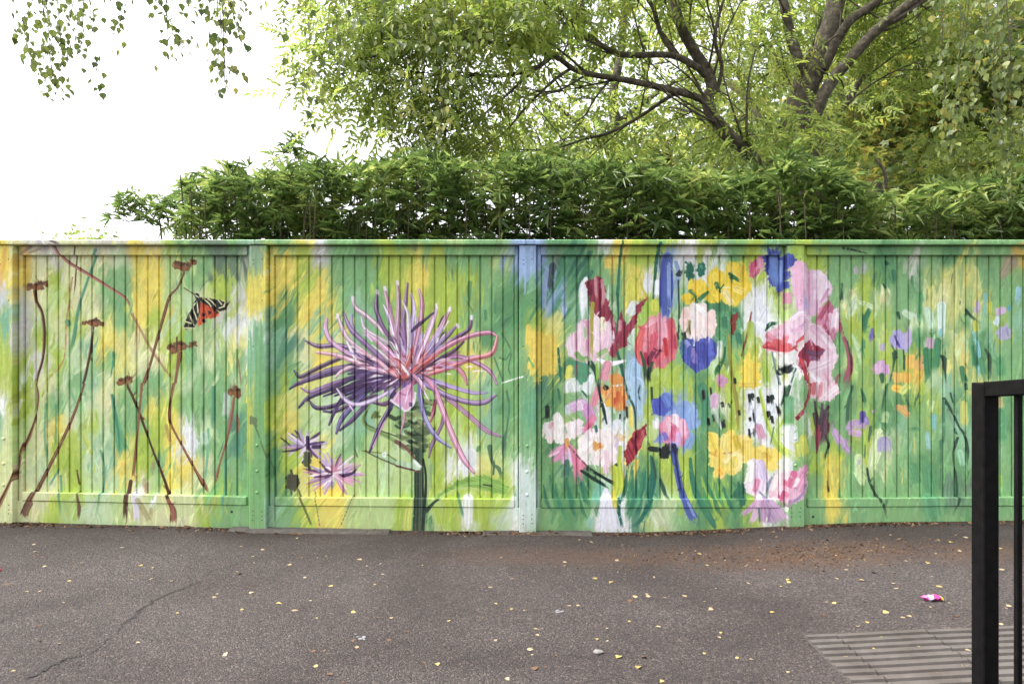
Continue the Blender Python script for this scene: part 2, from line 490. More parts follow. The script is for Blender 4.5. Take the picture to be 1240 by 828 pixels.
B_.S([(290, 210), (255, 290), (210, 340), (180, 440), (140, 580), (110, 690), (75, 800), (65, 828)], [16, 14, 20, 20, 16, 20, 22, 20], BR, **stem)
D_.S([(55, 0), (45, 120), (25, 330), (5, 520)], [16, 12, 14, 16], (140, 96, 70), dry=.05); C_.S([(730, 540), (715, 640), (708, 760)], [20, 26, 26], BRD)
B_.S([(265, 660), (250, 760), (240, 828)], [30, 22, 22], BR, **stem)
D_.S([(232, 0), (212, 110), (210, 200), (240, 270), (300, 380), (360, 490), (395, 550), (430, 605)], [22, 18, 20, 16, 20, 20, 34, 14], (132, 84, 60), **stem)
D_.S([(568, 75), (550, 200), (525, 320), (490, 440), (465, 550)], [14, 26, 18, 14, 24], (128, 86, 70), **stem); D_.S([(585, 170), (592, 220), (585, 290)], [8, 18, 8], (150, 96, 78))
B_.S([(590, 690), (600, 760), (605, 828)], 9, (150, 120, 96))
def seed(f, blobs):
    for cx, cy, rx, ry in blobs:
        f.E(cx, cy, rx, ry, BR, rag=.25); f.E(cx - rx * .2, cy + ry * .25, rx * .6, ry * .5, (152, 98, 62), rag=.3); f.E(cx + rx * .15, cy - ry * .45, rx * .55, ry * .3, BRD, rag=.3)
seed(A, [(165, 288, 20, 22), (215, 282, 35, 28), (255, 270, 12, 18)]); seed(A, [(475, 487, 18, 12), (525, 484, 36, 26), (565, 490, 16, 12)])
stroke([(154, 466), (157, 472), (161, 480)], 3.2, BRD, dry=0); seed(A, [(675, 815, 25, 22), (715, 805, 26, 26)]); seed(B_, [(245, 165, 22, 24), (290, 175, 40, 26), (340, 150, 22, 17)])
seed(B_, [(228, 632, 30, 28), (272, 615, 40, 28), (340, 608, 25, 16)]); B_.S([(250, 568), (250, 640)], 9, BRD)
seed(D_, [(550, 45, 18, 22), (585, 45, 26, 32)]); D_.E(695, 200, 28, 26, (104, 124, 84), rag=.3); D_.S([(705, 225), (735, 300)], 8, (90, 112, 80)); G_.S([(0, 310), (40, 420), (60, 480), (68, 600), (68, 770)], 9, (88, 116, 84), op=.8, dry=.05)
BLACK, CREAM, ORG = (34, 34, 34), (222, 220, 168), (206, 84, 52)
B_.S([(350, 330), (290, 293)], 5, BRD, dry=0); B_.S([(378, 310), (400, 270), (430, 245)], 5, (110, 140, 110), dry=0)
B_.P([(378, 375), (372, 470), (362, 508), (402, 490), (418, 455), (445, 467), (488, 435), (470, 405), (420, 380)], ORG, ang=70, br=.12)
B_.P([(362, 345), (335, 400), (300, 470), (288, 522), (350, 516), (378, 430), (378, 350)], BLACK, wob=.5)
B_.P([(372, 345), (440, 353), (545, 368), (522, 412), (492, 425), (430, 395), (385, 372)], BLACK, wob=.5)
for P in ([(352, 378), (340, 400), (345, 425)], [(335, 405), (352, 440), (362, 470)], [(320, 440), (335, 480), (345, 500)], [(300, 480), (330, 490)], [(290, 516), (345, 515)], [(395, 352), (425, 375), (440, 395)],
          [(425, 353), (448, 372), (465, 395)], [(480, 360), (500, 385)], [(500, 362), (535, 372)], [(485, 405), (515, 395)], [(510, 395), (520, 375)], [(362, 350), (368, 430)]):
    B_.S(P, 7, CREAM, dry=0, br=.05)
for x, y in ((395, 440), (398, 475), (430, 430), (470, 430), (455, 410)): B_.E(x, y, 9, 10, BLACK)
B_.S([(362, 335), (372, 365), (376, 400)], [26, 20, 10], (44, 40, 38), dry=0); B_.S([(355, 335), (370, 345)], 6, CREAM, dry=0)

# ---- bay 2: one great dahlia and two small ones
DP, PU, MA, LI, PK, LT, SA = (74, 56, 92), (104, 84, 136), (152, 116, 166), (186, 168, 208), (214, 154, 182), (236, 218, 228), (214, 112, 112)
for P, w, c in (([(490, 285 + 30), (488, 380)], 26, 'L'), ([(505, 330), (500, 380)], 24, 'Y')): stroke(P, w, PAL[c], op=.5)
F_.S([(410, 265), (405, 300), (410, 390)], [26, 30, 12], (96, 150, 92), op=.8); F_.S([(395, 370), (430, 430)], 9, (90, 140, 88))
for P in ([(585, 545), (615, 590), (642, 645)], [(640, 660), (625, 740), (640, 780)], [(575, 680), (610, 690), (640, 640)], [(400, 560), (395, 690)], [(545, 680), (600, 828)]): F_.S(P, 9, (76, 120, 84), op=.8)
for P in ([(550, 430), (545, 370)], [(590, 500), (640, 450)], [(495, 420), (500, 480)]): F_.S(P, 18, (70, 128, 90), op=.7)
H_.S([(615, 40), (628, 130), (615, 250), (600, 330), (600, 480)], [14, 12, 10, 30, 10], (72, 110, 88), op=.85); H_.S([(615, 110), (610, 200)], 34, (96, 150, 110), op=.5)
H_.S([(520, 350), (535, 440), (570, 470), (590, 540)], [30, 14, 22, 12], (78, 116, 86), op=.9); H_.S([(460, 355), (455, 380)], 26, (110, 160, 100)); H_.S([(540, 500), (545, 420)], 12, (78, 116, 86))
for k in range(8): F_.S([(590 + k * 15, 822 - k * 5), (598 + k * 15, 818 - k * 5)], 8, (238, 240, 236), dry=0)
# calyx, stem and leaves
for k in range(60):
    x = PR.normal(505, 13); y = PR.uniform(482, 548); wv = 1 - abs(y - 505) / 75
    x = 507 + (x - 507) * wv
    c = [(62, 82, 58), (48, 62, 46), (112, 128, 84), (140, 148, 100), (84, 104, 68)][PR.integers(5)]
    stroke([(x - 6, y), (x, y + 3), (x + 7, y)], PR.uniform(3, 6), c, op=.9)
G_.E(620, 175, 24, 20, (104, 120, 66), rag=.3)
H_.S([(125, 380), (125, 520), (128, 660), (125, 810)], [40, 52, 56, 64], (62, 80, 62), dry=0, br=.2); H_.S([(150, 420), (165, 540), (150, 800)], [12, 14, 20], (44, 56, 48), dry=0)
H_.S([(180, 420), (182, 560), (178, 640)], 12, (176, 190, 140)); H_.S([(62, 790), (70, 700), (88, 640)], [50, 40, 10], (196, 206, 100), dry=0); H_.S([(190, 450), (192, 600)], 14, (120, 150, 110), op=.7)
H_.P([(0, 420), (60, 430), (110, 450), (140, 475), (100, 485), (40, 470), (0, 455)], (178, 206, 168)); G_.P([(545, 370), (600, 375), (736, 415), (736, 450), (680, 430), (620, 400)], (166, 198, 150))
G_.S([(545, 370), (620, 380), (680, 390), (736, 425)], 7, (128, 140, 66), dry=0); G_.S([(560, 372), (640, 412), (736, 452)], 7, (96, 88, 66), dry=0); H_.S([(0, 455), (60, 470), (130, 488)], 10, (108, 70, 66), dry=0)
G_.E(670, 393, 16, 16, (220, 232, 214)); H_.S([(100, 430), (140, 470)], 22, (220, 230, 214))
G_.S([(590, 120), (550, 190), (575, 240), (650, 270), (736, 320)], [16, 14, 18, 26, 22], (128, 156, 92), dry=0); G_.S([(575, 150), (556, 195), (590, 235), (736, 290)], 7, (70, 92, 56), dry=0); H_.S([(0, 320), (55, 355), (100, 410)], [24, 16, 14], (120, 86, 76), dry=0)
H_.P([(165, 690), (230, 620), (310, 555), (400, 515), (500, 508), (580, 540), (625, 575), (620, 610), (540, 605), (430, 575), (340, 590), (270, 620), (200, 670)], (134, 176, 84), ang=20, br=.1)
H_.S([(200, 665), (300, 600), (400, 578), (520, 600)], 16, (186, 206, 120), op=.9); H_.S([(170, 700), (215, 650), (250, 630)], [26, 14, 8], (52, 70, 54)); H_.S([(330, 575), (430, 550), (520, 565)], 14, (150, 190, 100)); H_.S([(485, 558), (540, 568)], 9, (60, 66, 50))
for P, w, c in (([(230, 700), (250, 780)], 50, 'L'), ([(290, 680), (280, 780)], 50, 'L'), ([(450, 640), (455, 770)], 70, 'L'), ([(400, 640), (395, 790)], 60, 'w'), ([(345, 610), (375, 740)], 16, 'T'), ([(425, 380), (425, 500)], 40, 'w'), ([(380, 430), (385, 510)], 40, 'w')): H_.S(P, w, PAL[c], op=.85)
# dark purple mass of the lower left petals
for k in range(46):
    a = math.radians(PR.uniform(150, 205)); L = PR.uniform(40, 120) * (1 - .2 * abs(math.sin(a)))
    bx, by = 500 + PR.normal(0, 5), 452 + PR.normal(0, 5)
    tx, ty = bx + math.cos(a) * L, by - math.sin(a) * L * .55 + 14 * (L / 100) ** 2
    mx_, my = (bx + tx) / 2, (by + ty) / 2 - 6
    c = [DP, PU, (88, 66, 100), (122, 92, 132), (60, 46, 76)][PR.integers(5)]
    stroke([(tx, ty), (mx_, my), (bx, by)], [2, 6.5, 4], c, dry=0, br=.14)
for k in range(70):      # the crowded heart of the flower, back petals first
    a = math.radians(PR.uniform(12, 172)); L = PR.uniform(34, 78) * (1 - .18 * abs(math.cos(a)))
    if k > 40: L *= .62
    bx, by = 500 + PR.normal(0, 5), 452 + PR.normal(0, 4)
    tx, ty = bx + math.cos(a) * L * 1.15, by - math.sin(a) * L
    c = [MA, LI, PK, (196, 142, 176), (170, 130, 180), LT, (126, 96, 140)][PR.integers(7)]
    if k > 40 and PR.random() < .55: c = [(206, 104, 108), (214, 130, 134), (178, 84, 96), (150, 70, 92)][PR.integers(4)]
    stroke([(tx, ty), ((bx + tx) / 2 + PR.normal(0, 3), (by + ty) / 2 - 4), (bx, by)], [2, 5, 3], c, dry=0, br=.18)
for k in range(26):
    a = math.radians(PR.uniform(185, 262)); L = PR.uniform(14, 44)
    bx, by = 490 + PR.normal(0, 8), 458 + PR.normal(0, 4)
    stroke([(bx + math.cos(a) * L * 1.3, by - math.sin(a) * L * .8), (bx + math.cos(a) * L * .5, by - math.sin(a) * L * .3 - 2), (bx, by)], [2, 6, 4], [DP, PU, (92, 66, 100), (140, 104, 150)][PR.integers(4)], dry=0, br=.14)
def petals(f, rows):
    for P, w, c in rows:
        n_ = len(P)
        w *= .95; ww = [w * .4] + [w] * (n_ - 2) + [w * .7]
        dk = tuple(int(v * .62) for v in c); lt = tuple(int(v + (255 - v) * .45) for v in c)
        f.S([(x + 2, y + 3) for x, y in P], [a * 1.1 for a in ww], dk, dry=0, br=.2, op=.8)
        f.S(P, [a * .9 for a in ww], c, dry=.12, br=.26)
        f.S([(x - 2, y - w * .16) for x, y in P[:-1]] if n_ > 2 else P, [a * .3 for a in ww[:-1]] if n_ > 2 else w * .3, lt, op=.8, dry=.2)
petals(G_, [([(140, 25), (200, -10), (300, -40), (420, -70)], 20, DP), ([(190, 130), (250, 70), (380, 20), (500, -40)], 24, DP), ([(245, 85), (290, 130), (380, 120), (480, 80), (600, 30)], 22, DP), ([(330, 150), (400, 148), (500, 100), (620, 60)], 20, (88, 64, 98)),
            ([(360, 225), (400, 130), (450, 50)], 22, PU), ([(400, 272), (430, 190), (500, 110), (560, 50)], 28, (86, 74, 124)), ([(420, 255), (490, 195), (550, 130), (600, 80)], 26, DP), ([(205, 20), (260, 42), (350, 5), (450, -30)], 20, (142, 108, 152)),
            ([(600, 100), (670, 108), (736, 75)], 26, (110, 78, 110)), ([(500, 155), (465, 100), (430, 50)], 16, (206, 170, 200)), ([(405, 25), (450, 85), (520, 112), (620, 80), (736, 15)], 24, (204, 184, 214)),
            ([(585, 375), (620, 290), (660, 200), (710, 110), (728, 20)], 26, (92, 70, 118))])
G_.S([(605, 350), (650, 250), (680, 190)], 8, (206, 150, 190))
petals(E_, [([(165, 750), (200, 785), (290, 740), (400, 690), (480, 665), (600, 690)], 22, (86, 66, 96)), ([(170, 828), (260, 790), (380, 745), (500, 730), (640, 760)], 30, (96, 74, 112)), ([(395, 790), (430, 755), (520, 715), (600, 720)], 22, (214, 176, 190)),
            ([(230, 585), (300, 615), (400, 610), (480, 630), (600, 720)], 24, (160, 126, 176)), ([(290, 650), (400, 665), (500, 700), (600, 740), (720, 770)], 26, (216, 162, 178)), ([(350, 460), (340, 510), (365, 580), (440, 640), (560, 700)], 26, (196, 150, 186)),
            ([(485, 440), (490, 520), (560, 600), (690, 720)], 26, (170, 152, 200)), ([(410, 440), (430, 510), (470, 580), (560, 650), (690, 750)], 26, (226, 190, 208)), ([(440, 425), (480, 520), (560, 600), (690, 720)], 26, MA), ([(490, 345), (505, 400), (560, 440), (640, 510), (736, 610)], 28, (232, 200, 216)),
            ([(460, 590), (490, 650), (515, 700)], 22, (234, 214, 224)), ([(540, 455), (560, 520), (640, 570), (736, 620)], 24, LT), ([(560, 540), (640, 600), (720, 680), (800, 790)], 26, PK), ([(600, 610), (680, 680), (780, 800)], 24, LT), ([(520, 640), (620, 690), (720, 770), (800, 800)], 26, (216, 160, 180)),
            ([(630, 305), (622, 400), (650, 490), (720, 600)], 24, (134, 98, 142)), ([(665, 285), (690, 380), (720, 520), (750, 680)], 26, PK), ([(665, 390), (690, 450), (725, 580)], 24, (216, 200, 222))])
petals(F_, [([(5, 258), (12, 400), (0, 560), (20, 740)], 28, (216, 166, 196)), ([(62, 265), (50, 370), (40, 480), (60, 680)], 24, (140, 104, 146)), ([(80, 325), (95, 400), (80, 520), (70, 700)], 26, LI), ([(125, 300), (142, 380), (130, 480), (85, 700)], 28, PK), ([(225, 385), (205, 460), (160, 580), (95, 730)], 30, (214, 176, 204)),
            ([(300, 405), (250, 500), (190, 600), (100, 750)], 28, (204, 148, 178)), ([(260, 510), (200, 600), (110, 740)], 28, LI), ([(205, 430), (130, 490), (85, 530)], 18, DP), ([(340, 495), (280, 560), (200, 640), (100, 770)], 24, (122, 98, 142)), ([(420, 455), (402, 520), (320, 575), (220, 650), (110, 770)], 22, (108, 74, 112)),
            ([(560, 828), (520, 755), (440, 705), (340, 672), (220, 700)], 24, (176, 122, 164)), ([(392, 828), (370, 770), (330, 735), (240, 700)], 26, (182, 106, 122)), ([(375, 590), (320, 640), (250, 680), (140, 750)], 20, (92, 60, 84)),
            ([(35, 365), (65, 440), (70, 560), (60, 700)], 18, LT), ([(560, 560), (515, 540), (420, 555), (310, 600), (200, 670), (100, 760)], 26, (216, 138, 168)), ([(562, 560), (545, 630), (510, 665), (400, 690), (280, 740), (150, 780)], 26, (212, 124, 134)),
            ([(250, 640), (170, 700), (80, 780)], 30, (214, 112, 118)), ([(200, 680), (110, 740), (40, 800)], 32, (204, 92, 94)), ([(90, 620), (60, 720), (30, 810)], 30, (214, 118, 112)), ([(0, 600), (20, 700), (80, 790)], 22, LT), ([(0, 680), (30, 760)], 30, SA),
            ([(-40, 700), (20, 790)], 24, (170, 84, 96)), ([(140, 720), (60, 800)], 18, (112, 54, 70)), ([(180, 640), (110, 720)], 18, (222, 140, 150))])
petals(H_, [([(180, 405), (195, 340), (230, 270), (260, 190), (250, 90)], 18, (108, 74, 110)), ([(190, 205), (205, 150), (215, 90)], 24, (190, 104, 124)), ([(580, 290), (500, 255), (400, 170), (290, 80), (200, 10), (140, -40)], 26, (178, 126, 164)), ([(505, 45), (430, 45), (330, 20), (200, -25), (100, -50)], 22, (156, 132, 184)),
            ([(552, 60), (490, 98), (400, 98), (280, 60), (160, 0), (80, -40)], 28, (160, 128, 178)), ([(430, 490), (370, 410), (310, 280), (260, 150), (210, 20), (150, -50)], 32, (212, 146, 176)), ([(300, 350), (220, 290), (160, 190), (132, 80), (125, -40)], 26, (150, 140, 196)), ([(160, 60), (130, -10), (80, -60)], 26, PK),
            ([(20, 280), (40, 200), (50, 100)], 14, PK)])
H_.P([(0, 60), (40, 20), (90, -10), (105, 60), (95, 110), (55, 150), (20, 130), (-30, 90)], (216, 160, 192)); H_.S([(-30, 90), (20, 125), (55, 148), (95, 110), (105, 50)], 12, (238, 224, 232), dry=0); H_.E(80, 110, 9, 14, (120, 90, 140)); H_.S([(0, 40), (60, 60), (90, 0)], 10, (180, 110, 150))
# loose lights and darks flicked over the flower head
for k in range(95):
    a = math.radians(PR.uniform(-10, 190) if k < 70 else PR.uniform(190, 340)); r0 = PR.uniform(8, 62) * (1 if k < 70 else .6); L = PR.uniform(6, 18)
    ca_, sa_ = math.cos(a), math.sin(a); x0, y0 = 500 + ca_ * r0 * 1.25, 448 - sa_ * r0
    c = [LT, LT, (244, 232, 240), (228, 176, 198), LI, (96, 66, 100), (70, 52, 84), (150, 112, 160)][PR.integers(8)]
    if r0 < 22: c = [(206, 96, 98), (222, 140, 140), (166, 74, 86), LT, (120, 56, 72)][PR.integers(5)]
    stroke([(x0, y0), (x0 + ca_ * L * .6, y0 - sa_ * L * .6 - 1), (x0 + ca_ * L * 1.2, y0 - sa_ * L)], [1.2, PR.uniform(1.6, 3.2), .8], c, op=.9, dry=.4, br=.1)
for tx, ty in ((427, 360), (409, 381), (457, 352), (466, 348), (481, 341), (528, 369), (545, 373), (554, 393), (571, 383)): stroke([(tx, ty), (tx + PR.normal(0, 1), ty + 5)], 3.6, (240, 226, 234), dry=.3, n=1)
def spiky(f, cx, cy, rx, ry, n, cols):
    for k in range(n):
        a = 2 * math.pi * k / n + PR.normal(0, .15); L = PR.uniform(.65, 1.05)
        tx, ty = cx + math.cos(a) * rx * L, cy + math.sin(a) * ry * L
        f.S([(tx, ty), ((cx + tx) / 2 + PR.normal(0, 5), (cy + ty) / 2 + PR.normal(0, 5)), (cx, cy)], [8, 17, 10], cols[PR.integers(len(cols))], dry=0, br=.12, op=.92)
G_.S([(190, 590), (220, 660), (270, 780)], 13, (112, 120, 70), dry=.05); G_.S([(250, 460), (265, 510)], 16, (84, 92, 66))
for P in ([(285, 600), (300, 690), (316, 790)], [(500, 620), (470, 690), (430, 785)]):
    for k in range(9):
        t0 = k / 9; q = catmull(P, 9); i = int(t0 * (len(q) - 1)); G_.S([tuple(q[i]), tuple(q[min(i + 1, len(q) - 1)])], 6, (120, 124, 74), dry=0)
spiky(G_, 230, 340, 135, 95, 34, [LI, LT, (206, 158, 196), (92, 66, 104), (198, 184, 222)]); spiky(G_, 390, 500, 165, 120, 46, [PK, LT, LI, (206, 150, 184), (98, 66, 96), (196, 140, 176)])
spiky(G_, 385, 495, 70, 50, 16, [(104, 62, 96), (206, 132, 156), LT]); G_.S([(240, 295), (242, 370)], 18, DP); G_.S([(275, 350), (320, 348)], 22, DP); G_.S([(440, 510), (490, 495), (520, 465)], [20, 16, 6], DP)
G_.E(238, 420, 26, 40, (88, 96, 66), rag=.2); G_.E(158, 545, 36, 50, (84, 84, 66), rag=.2); G_.S([(150, 480), (158, 520)], 14, (84, 84, 66)); G_.S([(150, 590), (153, 620)], 10, (84, 84, 66)); G_.S([(505, 365), (520, 410)], 9, (90, 110, 70)); G_.S([(95, 300), (150, 345)], 9, (70, 80, 60))

# ---- bay 3: tulips, irises, poppies
CR, ROSE, BLUSH = (140, 52, 68), (214, 104, 118), (238, 222, 218)
for k in range(26):
    x = PR.uniform(170, 330); y = PR.uniform(40, 260); I_.S([(x + 25, y - 45), (x - 25, y + 60)], 20, [(56, 108, 92), (72, 132, 96), (90, 150, 110)][PR.integers(3)], op=.8, dry=.5)
for k in range(16):
    x = PR.uniform(20, 250); y = PR.uniform(230, 460); I_.S([(x + 25, y - 40), (x - 25, y + 50)], 16, [(66, 128, 96), (96, 150, 150), (84, 146, 100)][PR.integers(3)], op=.7, dry=.5)
I_.S([(135, 170), (120, 240), (125, 310)], [40, 44, 30], (74, 92, 98)); I_.S([(105, 190), (85, 330), (85, 420)], [20, 34, 24], (150, 170, 208), op=.85)
I_.P([(0, 545), (60, 535), (160, 575), (155, 700), (140, 790), (100, 770), (60, 828), (10, 780)], (230, 206, 92), wob=4); I_.S([(165, 630), (172, 720), (185, 820)], 14, (48, 108, 84)); I_.S([(0, 680), (30, 740)], 10, (110, 170, 100))
I_.S([(0, 820), (60, 760)], 30, PAL['G'], op=.6); F_.S([(735, 510), (730, 620)], 30, (230, 206, 92), op=.9)
I_.S([(450, 140), (455, 190)], 60, (226, 202, 96)); I_.S([(530, 80), (520, 170)], 26, (224, 196, 100)); I_.S([(580, 270), (575, 370)], 66, (214, 214, 90)); I_.S([(640, 400), (635, 600)], 90, (150, 188, 76), op=.8); I_.S([(700, 380), (705, 430)], 50, (196, 206, 80))
I_.S([(515, 40), (510, 120), (505, 190), (495, 330)], [10, 16, 12, 20], (50, 112, 80), dry=0); I_.S([(495, 330), (500, 450), (490, 620), (515, 720), (535, 828)], [14, 10, 14, 18, 14], (40, 92, 72), dry=0); I_.S([(720, 55), (708, 180), (695, 350)], [20, 18, 12], (38, 96, 76), dry=0)
I_.S([(665, 225), (660, 280), (680, 330)], [30, 46, 30], (230, 234, 236)); I_.S([(720, 260), (715, 340)], 34, (226, 230, 234)); I_.S([(590, 390), (560, 450)], 60, (222, 228, 230), op=.9)
I_.S([(320, 245), (305, 300), (310, 470)], [30, 50, 46], (232, 236, 238), br=.03); I_.S([(560, 560), (570, 640)], 40, (170, 206, 180))
I_.P([(318, 262), (345, 245), (385, 228), (412, 240), (425, 290), (432, 350), (452, 400), (480, 470), (492, 540), (500, 640), (470, 682), (448, 640), (465, 560), (410, 480), (350, 420), (328, 320)], CR, br=.12)
I_.P([(515, 410), (530, 470), (548, 500), (600, 430), (598, 395), (660, 338), (652, 372), (612, 440), (592, 510), (555, 565), (545, 612), (500, 640), (490, 560)], (150, 58, 76), br=.12)
for P, w in (([(372, 240), (378, 350)], 18), ([(408, 250), (418, 330), (412, 400)], 18), ([(465, 450), (480, 520)], 16), ([(510, 480), (508, 540)], 20)): I_.S(P, w, (206, 138, 150))
I_.S([(350, 280), (340, 360)], 14, (112, 36, 54)); I_.S([(455, 600), (465, 680)], 26, (160, 70, 86))
I_.P([(205, 610), (225, 560), (270, 530), (275, 485), (320, 465), (370, 460), (400, 475), (440, 480), (465, 530), (475, 590), (450, 640), (400, 690), (330, 715), (270, 700), (225, 665)], (228, 190, 206), br=.08)
for P, w, c in (([(225, 580), (240, 680)], 34, (236, 216, 226)), ([(290, 500), (290, 640), (310, 700)], 44, (236, 210, 220)), ([(375, 470), (385, 560), (370, 650)], 44, (240, 220, 226)), ([(440, 500), (435, 600), (410, 660)], 44, (230, 196, 210)), ([(330, 480), (330, 660)], 20, (210, 150, 176)), ([(262, 545), (268, 640)], 12, (206, 150, 176)),
                ([(412, 470), (415, 530)], 34, (236, 232, 206)), ([(465, 540), (470, 600)], 24, (236, 224, 232)), ([(315, 520), (320, 580)], 16, (150, 186, 130)), ([(270, 660), (300, 690), (340, 680)], 30, (140, 180, 110)), ([(430, 640), (380, 670)], 26, (150, 184, 116)), ([(358, 380), (352, 480), (352, 560), (350, 680)], [24, 18, 14, 18], (168, 160, 60)), ([(390, 690), (450, 715), (550, 695)], [20, 34, 12], (238, 232, 238))):
    I_.S(P, w, c, dry=.15)
I_.P([(205, 680), (270, 710), (340, 720), (350, 790), (330, 828), (270, 828), (235, 760)], (84, 148, 112), wob=3); I_.S([(345, 710), (375, 760), (385, 828)], [30, 26, 18], (40, 72, 58)); I_.S([(380, 720), (385, 820)], 16, (130, 176, 70)); I_.S([(230, 740), (215, 810)], 40, (216, 214, 100))
I_.S([(440, 720), (415, 820)], 50, (222, 150, 166)); K_.S([(390, 30), (365, 100), (370, 130)], 46, (222, 146, 158)); I_.S([(350, 790), (340, 828)], 36, (230, 234, 236)); I_.S([(265, 720), (262, 790)], 9, (196, 96, 120))
K_.S([(240, 10), (245, 50)], 90, (228, 232, 234), op=.9); K_.S([(330, 10), (320, 60)], 50, (226, 232, 232), op=.9); I_.S([(590, 720), (580, 828)], 80, (164, 196, 222)); K_.S([(600, 0), (605, 110), (620, 210)], [90, 70, 40], (172, 202, 226), op=.9)
# rose tulip (its right half lies in the next area)
I_.P([(595, 640), (600, 580), (640, 500), (690, 455), (736, 450), (790, 470), (825, 540), (830, 640), (810, 690), (760, 735), (720, 740), (650, 735), (610, 710)], (214, 112, 122), br=.1)
for P, w, c in (([(640, 520), (610, 620), (625, 700)], 40, (218, 100, 100)), ([(690, 470), (670, 560), (660, 680)], 50, (222, 140, 150)), ([(740, 455), (750, 540), (740, 640)], 56, (226, 160, 176)), ([(790, 480), (800, 560), (790, 660)], 46, (208, 92, 108)), ([(700, 560), (690, 640), (720, 730)], 46, (206, 90, 108)), ([(660, 500), (700, 470)], 30, (228, 172, 186)),
                ([(760, 580), (770, 680)], 24, (200, 60, 66)), ([(815, 560), (818, 640)], 20, (190, 70, 92)), ([(650, 660), (660, 720)], 20, (186, 60, 84)), ([(700, 640), (670, 700), (690, 720)], 26, (112, 44, 68)), ([(735, 640), (700, 690)], 14, (120, 50, 74)), ([(780, 690), (730, 730)], 24, (214, 126, 142))): I_.S(P, w, c, dry=.2)
I_.S([(625, 650), (645, 720), (655, 828)], [12, 20, 24], (60, 84, 60)); I_.S([(690, 710), (670, 760), (672, 828)], [18, 24, 16], (50, 70, 54))
J_.S([(100, 740), (60, 800)], 50, PAL['L'], op=.7)
# blue larkspur, teal leaves, yellow poppies
J_.S([(32, 125), (35, 300), (25, 470)], [56, 80, 40], (96, 116, 190), br=.14, dry=.1); J_.S([(15, 150), (5, 330), (10, 420)], 24, (70, 84, 166)); J_.S([(45, 160), (48, 380)], 22, (138, 160, 214)); J_.S([(85, 150), (100, 220), (75, 310)], [20, 30, 40], (136, 162, 210), op=.9)
J_.P([(140, 145), (165, 140), (185, 180), (190, 240), (160, 255), (140, 235)], (44, 104, 84), wob=2); J_.P([(205, 150), (235, 155), (258, 190), (230, 230), (205, 230)], (42, 112, 90), wob=2); J_.S([(225, 170), (245, 200)], 14, (90, 160, 130))
J_.E(105, 215, 18, 18, (44, 52, 62)); J_.S([(98, 250), (102, 400), (100, 540)], 9, (40, 60, 50), dry=0)
YP = (232, 204, 62)
for k in range(14):
    x = PR.uniform(330, 450); y = PR.uniform(370, 560); J_.S([(x, y), (x + PR.uniform(-20, 20), y + 60)], 34, [(58, 118, 90), (80, 150, 100), (96, 160, 112)][PR.integers(3)], op=.85, dry=.4)
for k in range(6): J_.S([(260 + k * 22, 370), (265 + k * 20, 430)], 30, (70, 132, 92), op=.8)
for e in ((205, 300, 60, 62), (150, 352, 36, 34), (320, 265, 60, 80), (420, 225, 62, 88), (405, 330, 64, 66), (290, 345, 58, 32), (470, 280, 34, 50)): J_.E(*e, YP, rag=.12)
for P, w, c in (([(360, 320), (400, 390)], 40, (236, 218, 150)), ([(380, 160), (400, 230)], 40, (238, 214, 96)), ([(450, 180), (440, 240)], 40, (216, 186, 60)), ([(300, 220), (310, 270)], 30, (240, 214, 84)), ([(180, 260), (190, 310)], 26, (236, 206, 74)), ([(420, 300), (470, 320)], 40, (240, 216, 110)), ([(220, 340), (150, 370)], 30, (222, 184, 50)),
                ([(340, 290), (395, 290)], 10, (226, 220, 150)), ([(385, 215), (410, 235), (440, 255)], 20, (48, 104, 66)), ([(385, 235), (405, 245)], 9, (48, 104, 66)), ([(310, 270), (322, 300)], 26, (60, 116, 72)), ([(165, 310), (190, 335), (200, 365)], [22, 14, 8], (80, 130, 70)), ([(200, 370), (240, 335), (272, 310)], [20, 24, 12], (58, 118, 70)), ([(350, 275), (330, 305), (335, 320)], 9, (60, 116, 72))): J_.S(P, w, c, dry=.15)
J_.P([(105, 490), (112, 430), (140, 400), (170, 392), (200, 378), (240, 385), (262, 425), (295, 420), (312, 480), (305, 540), (270, 580), (200, 590), (140, 570)], BLUSH)
for P, w, c in (([(140, 420), (150, 520)], 44, (240, 208, 202)), ([(185, 400), (190, 540)], 50, (244, 236, 232)), ([(235, 400), (235, 540)], 50, (242, 224, 220)), ([(285, 430), (285, 560)], 40, (240, 214, 208)), ([(210, 400), (250, 440)], 26, (250, 248, 246)), ([(160, 480), (150, 545)], 20, (150, 140, 90)), ([(160, 500), (165, 560)], 10, (110, 100, 70))): J_.S(P, w, c, dry=.3)
J_.P([(108, 600), (140, 570), (200, 590), (260, 565), (300, 590), (316, 640), (300, 690), (250, 740), (205, 765), (150, 730), (110, 670)], (82, 92, 178), br=.12)
for P, w, c in (([(130, 590), (120, 670)], 30, (72, 112, 150)), ([(180, 600), (165, 700)], 40, (70, 84, 160)), ([(270, 590), (280, 680)], 40, (92, 104, 196)), ([(235, 610), (230, 720)], 34, (66, 74, 158)), ([(185, 640), (190, 720)], 30, (150, 132, 204)), ([(140, 590), (160, 620)], 24, (140, 146, 206)), ([(190, 585), (185, 620)], 14, (226, 228, 236)), ([(300, 600), (308, 660)], 12, (60, 70, 150))): J_.S(P, w, c, dry=.2)
for x in (95, 120, 135): J_.S([(x, 545), (x + 5, 585)], 12, (50, 60, 54))
J_.S([(300, 570), (340, 620)], [24, 16], (110, 160, 120)); J_.S([(358, 625), (350, 690), (320, 740), (310, 780)], [14, 16, 30, 34], (48, 104, 66)); J_.S([(330, 600), (325, 690)], 30, (232, 236, 236), op=.8)
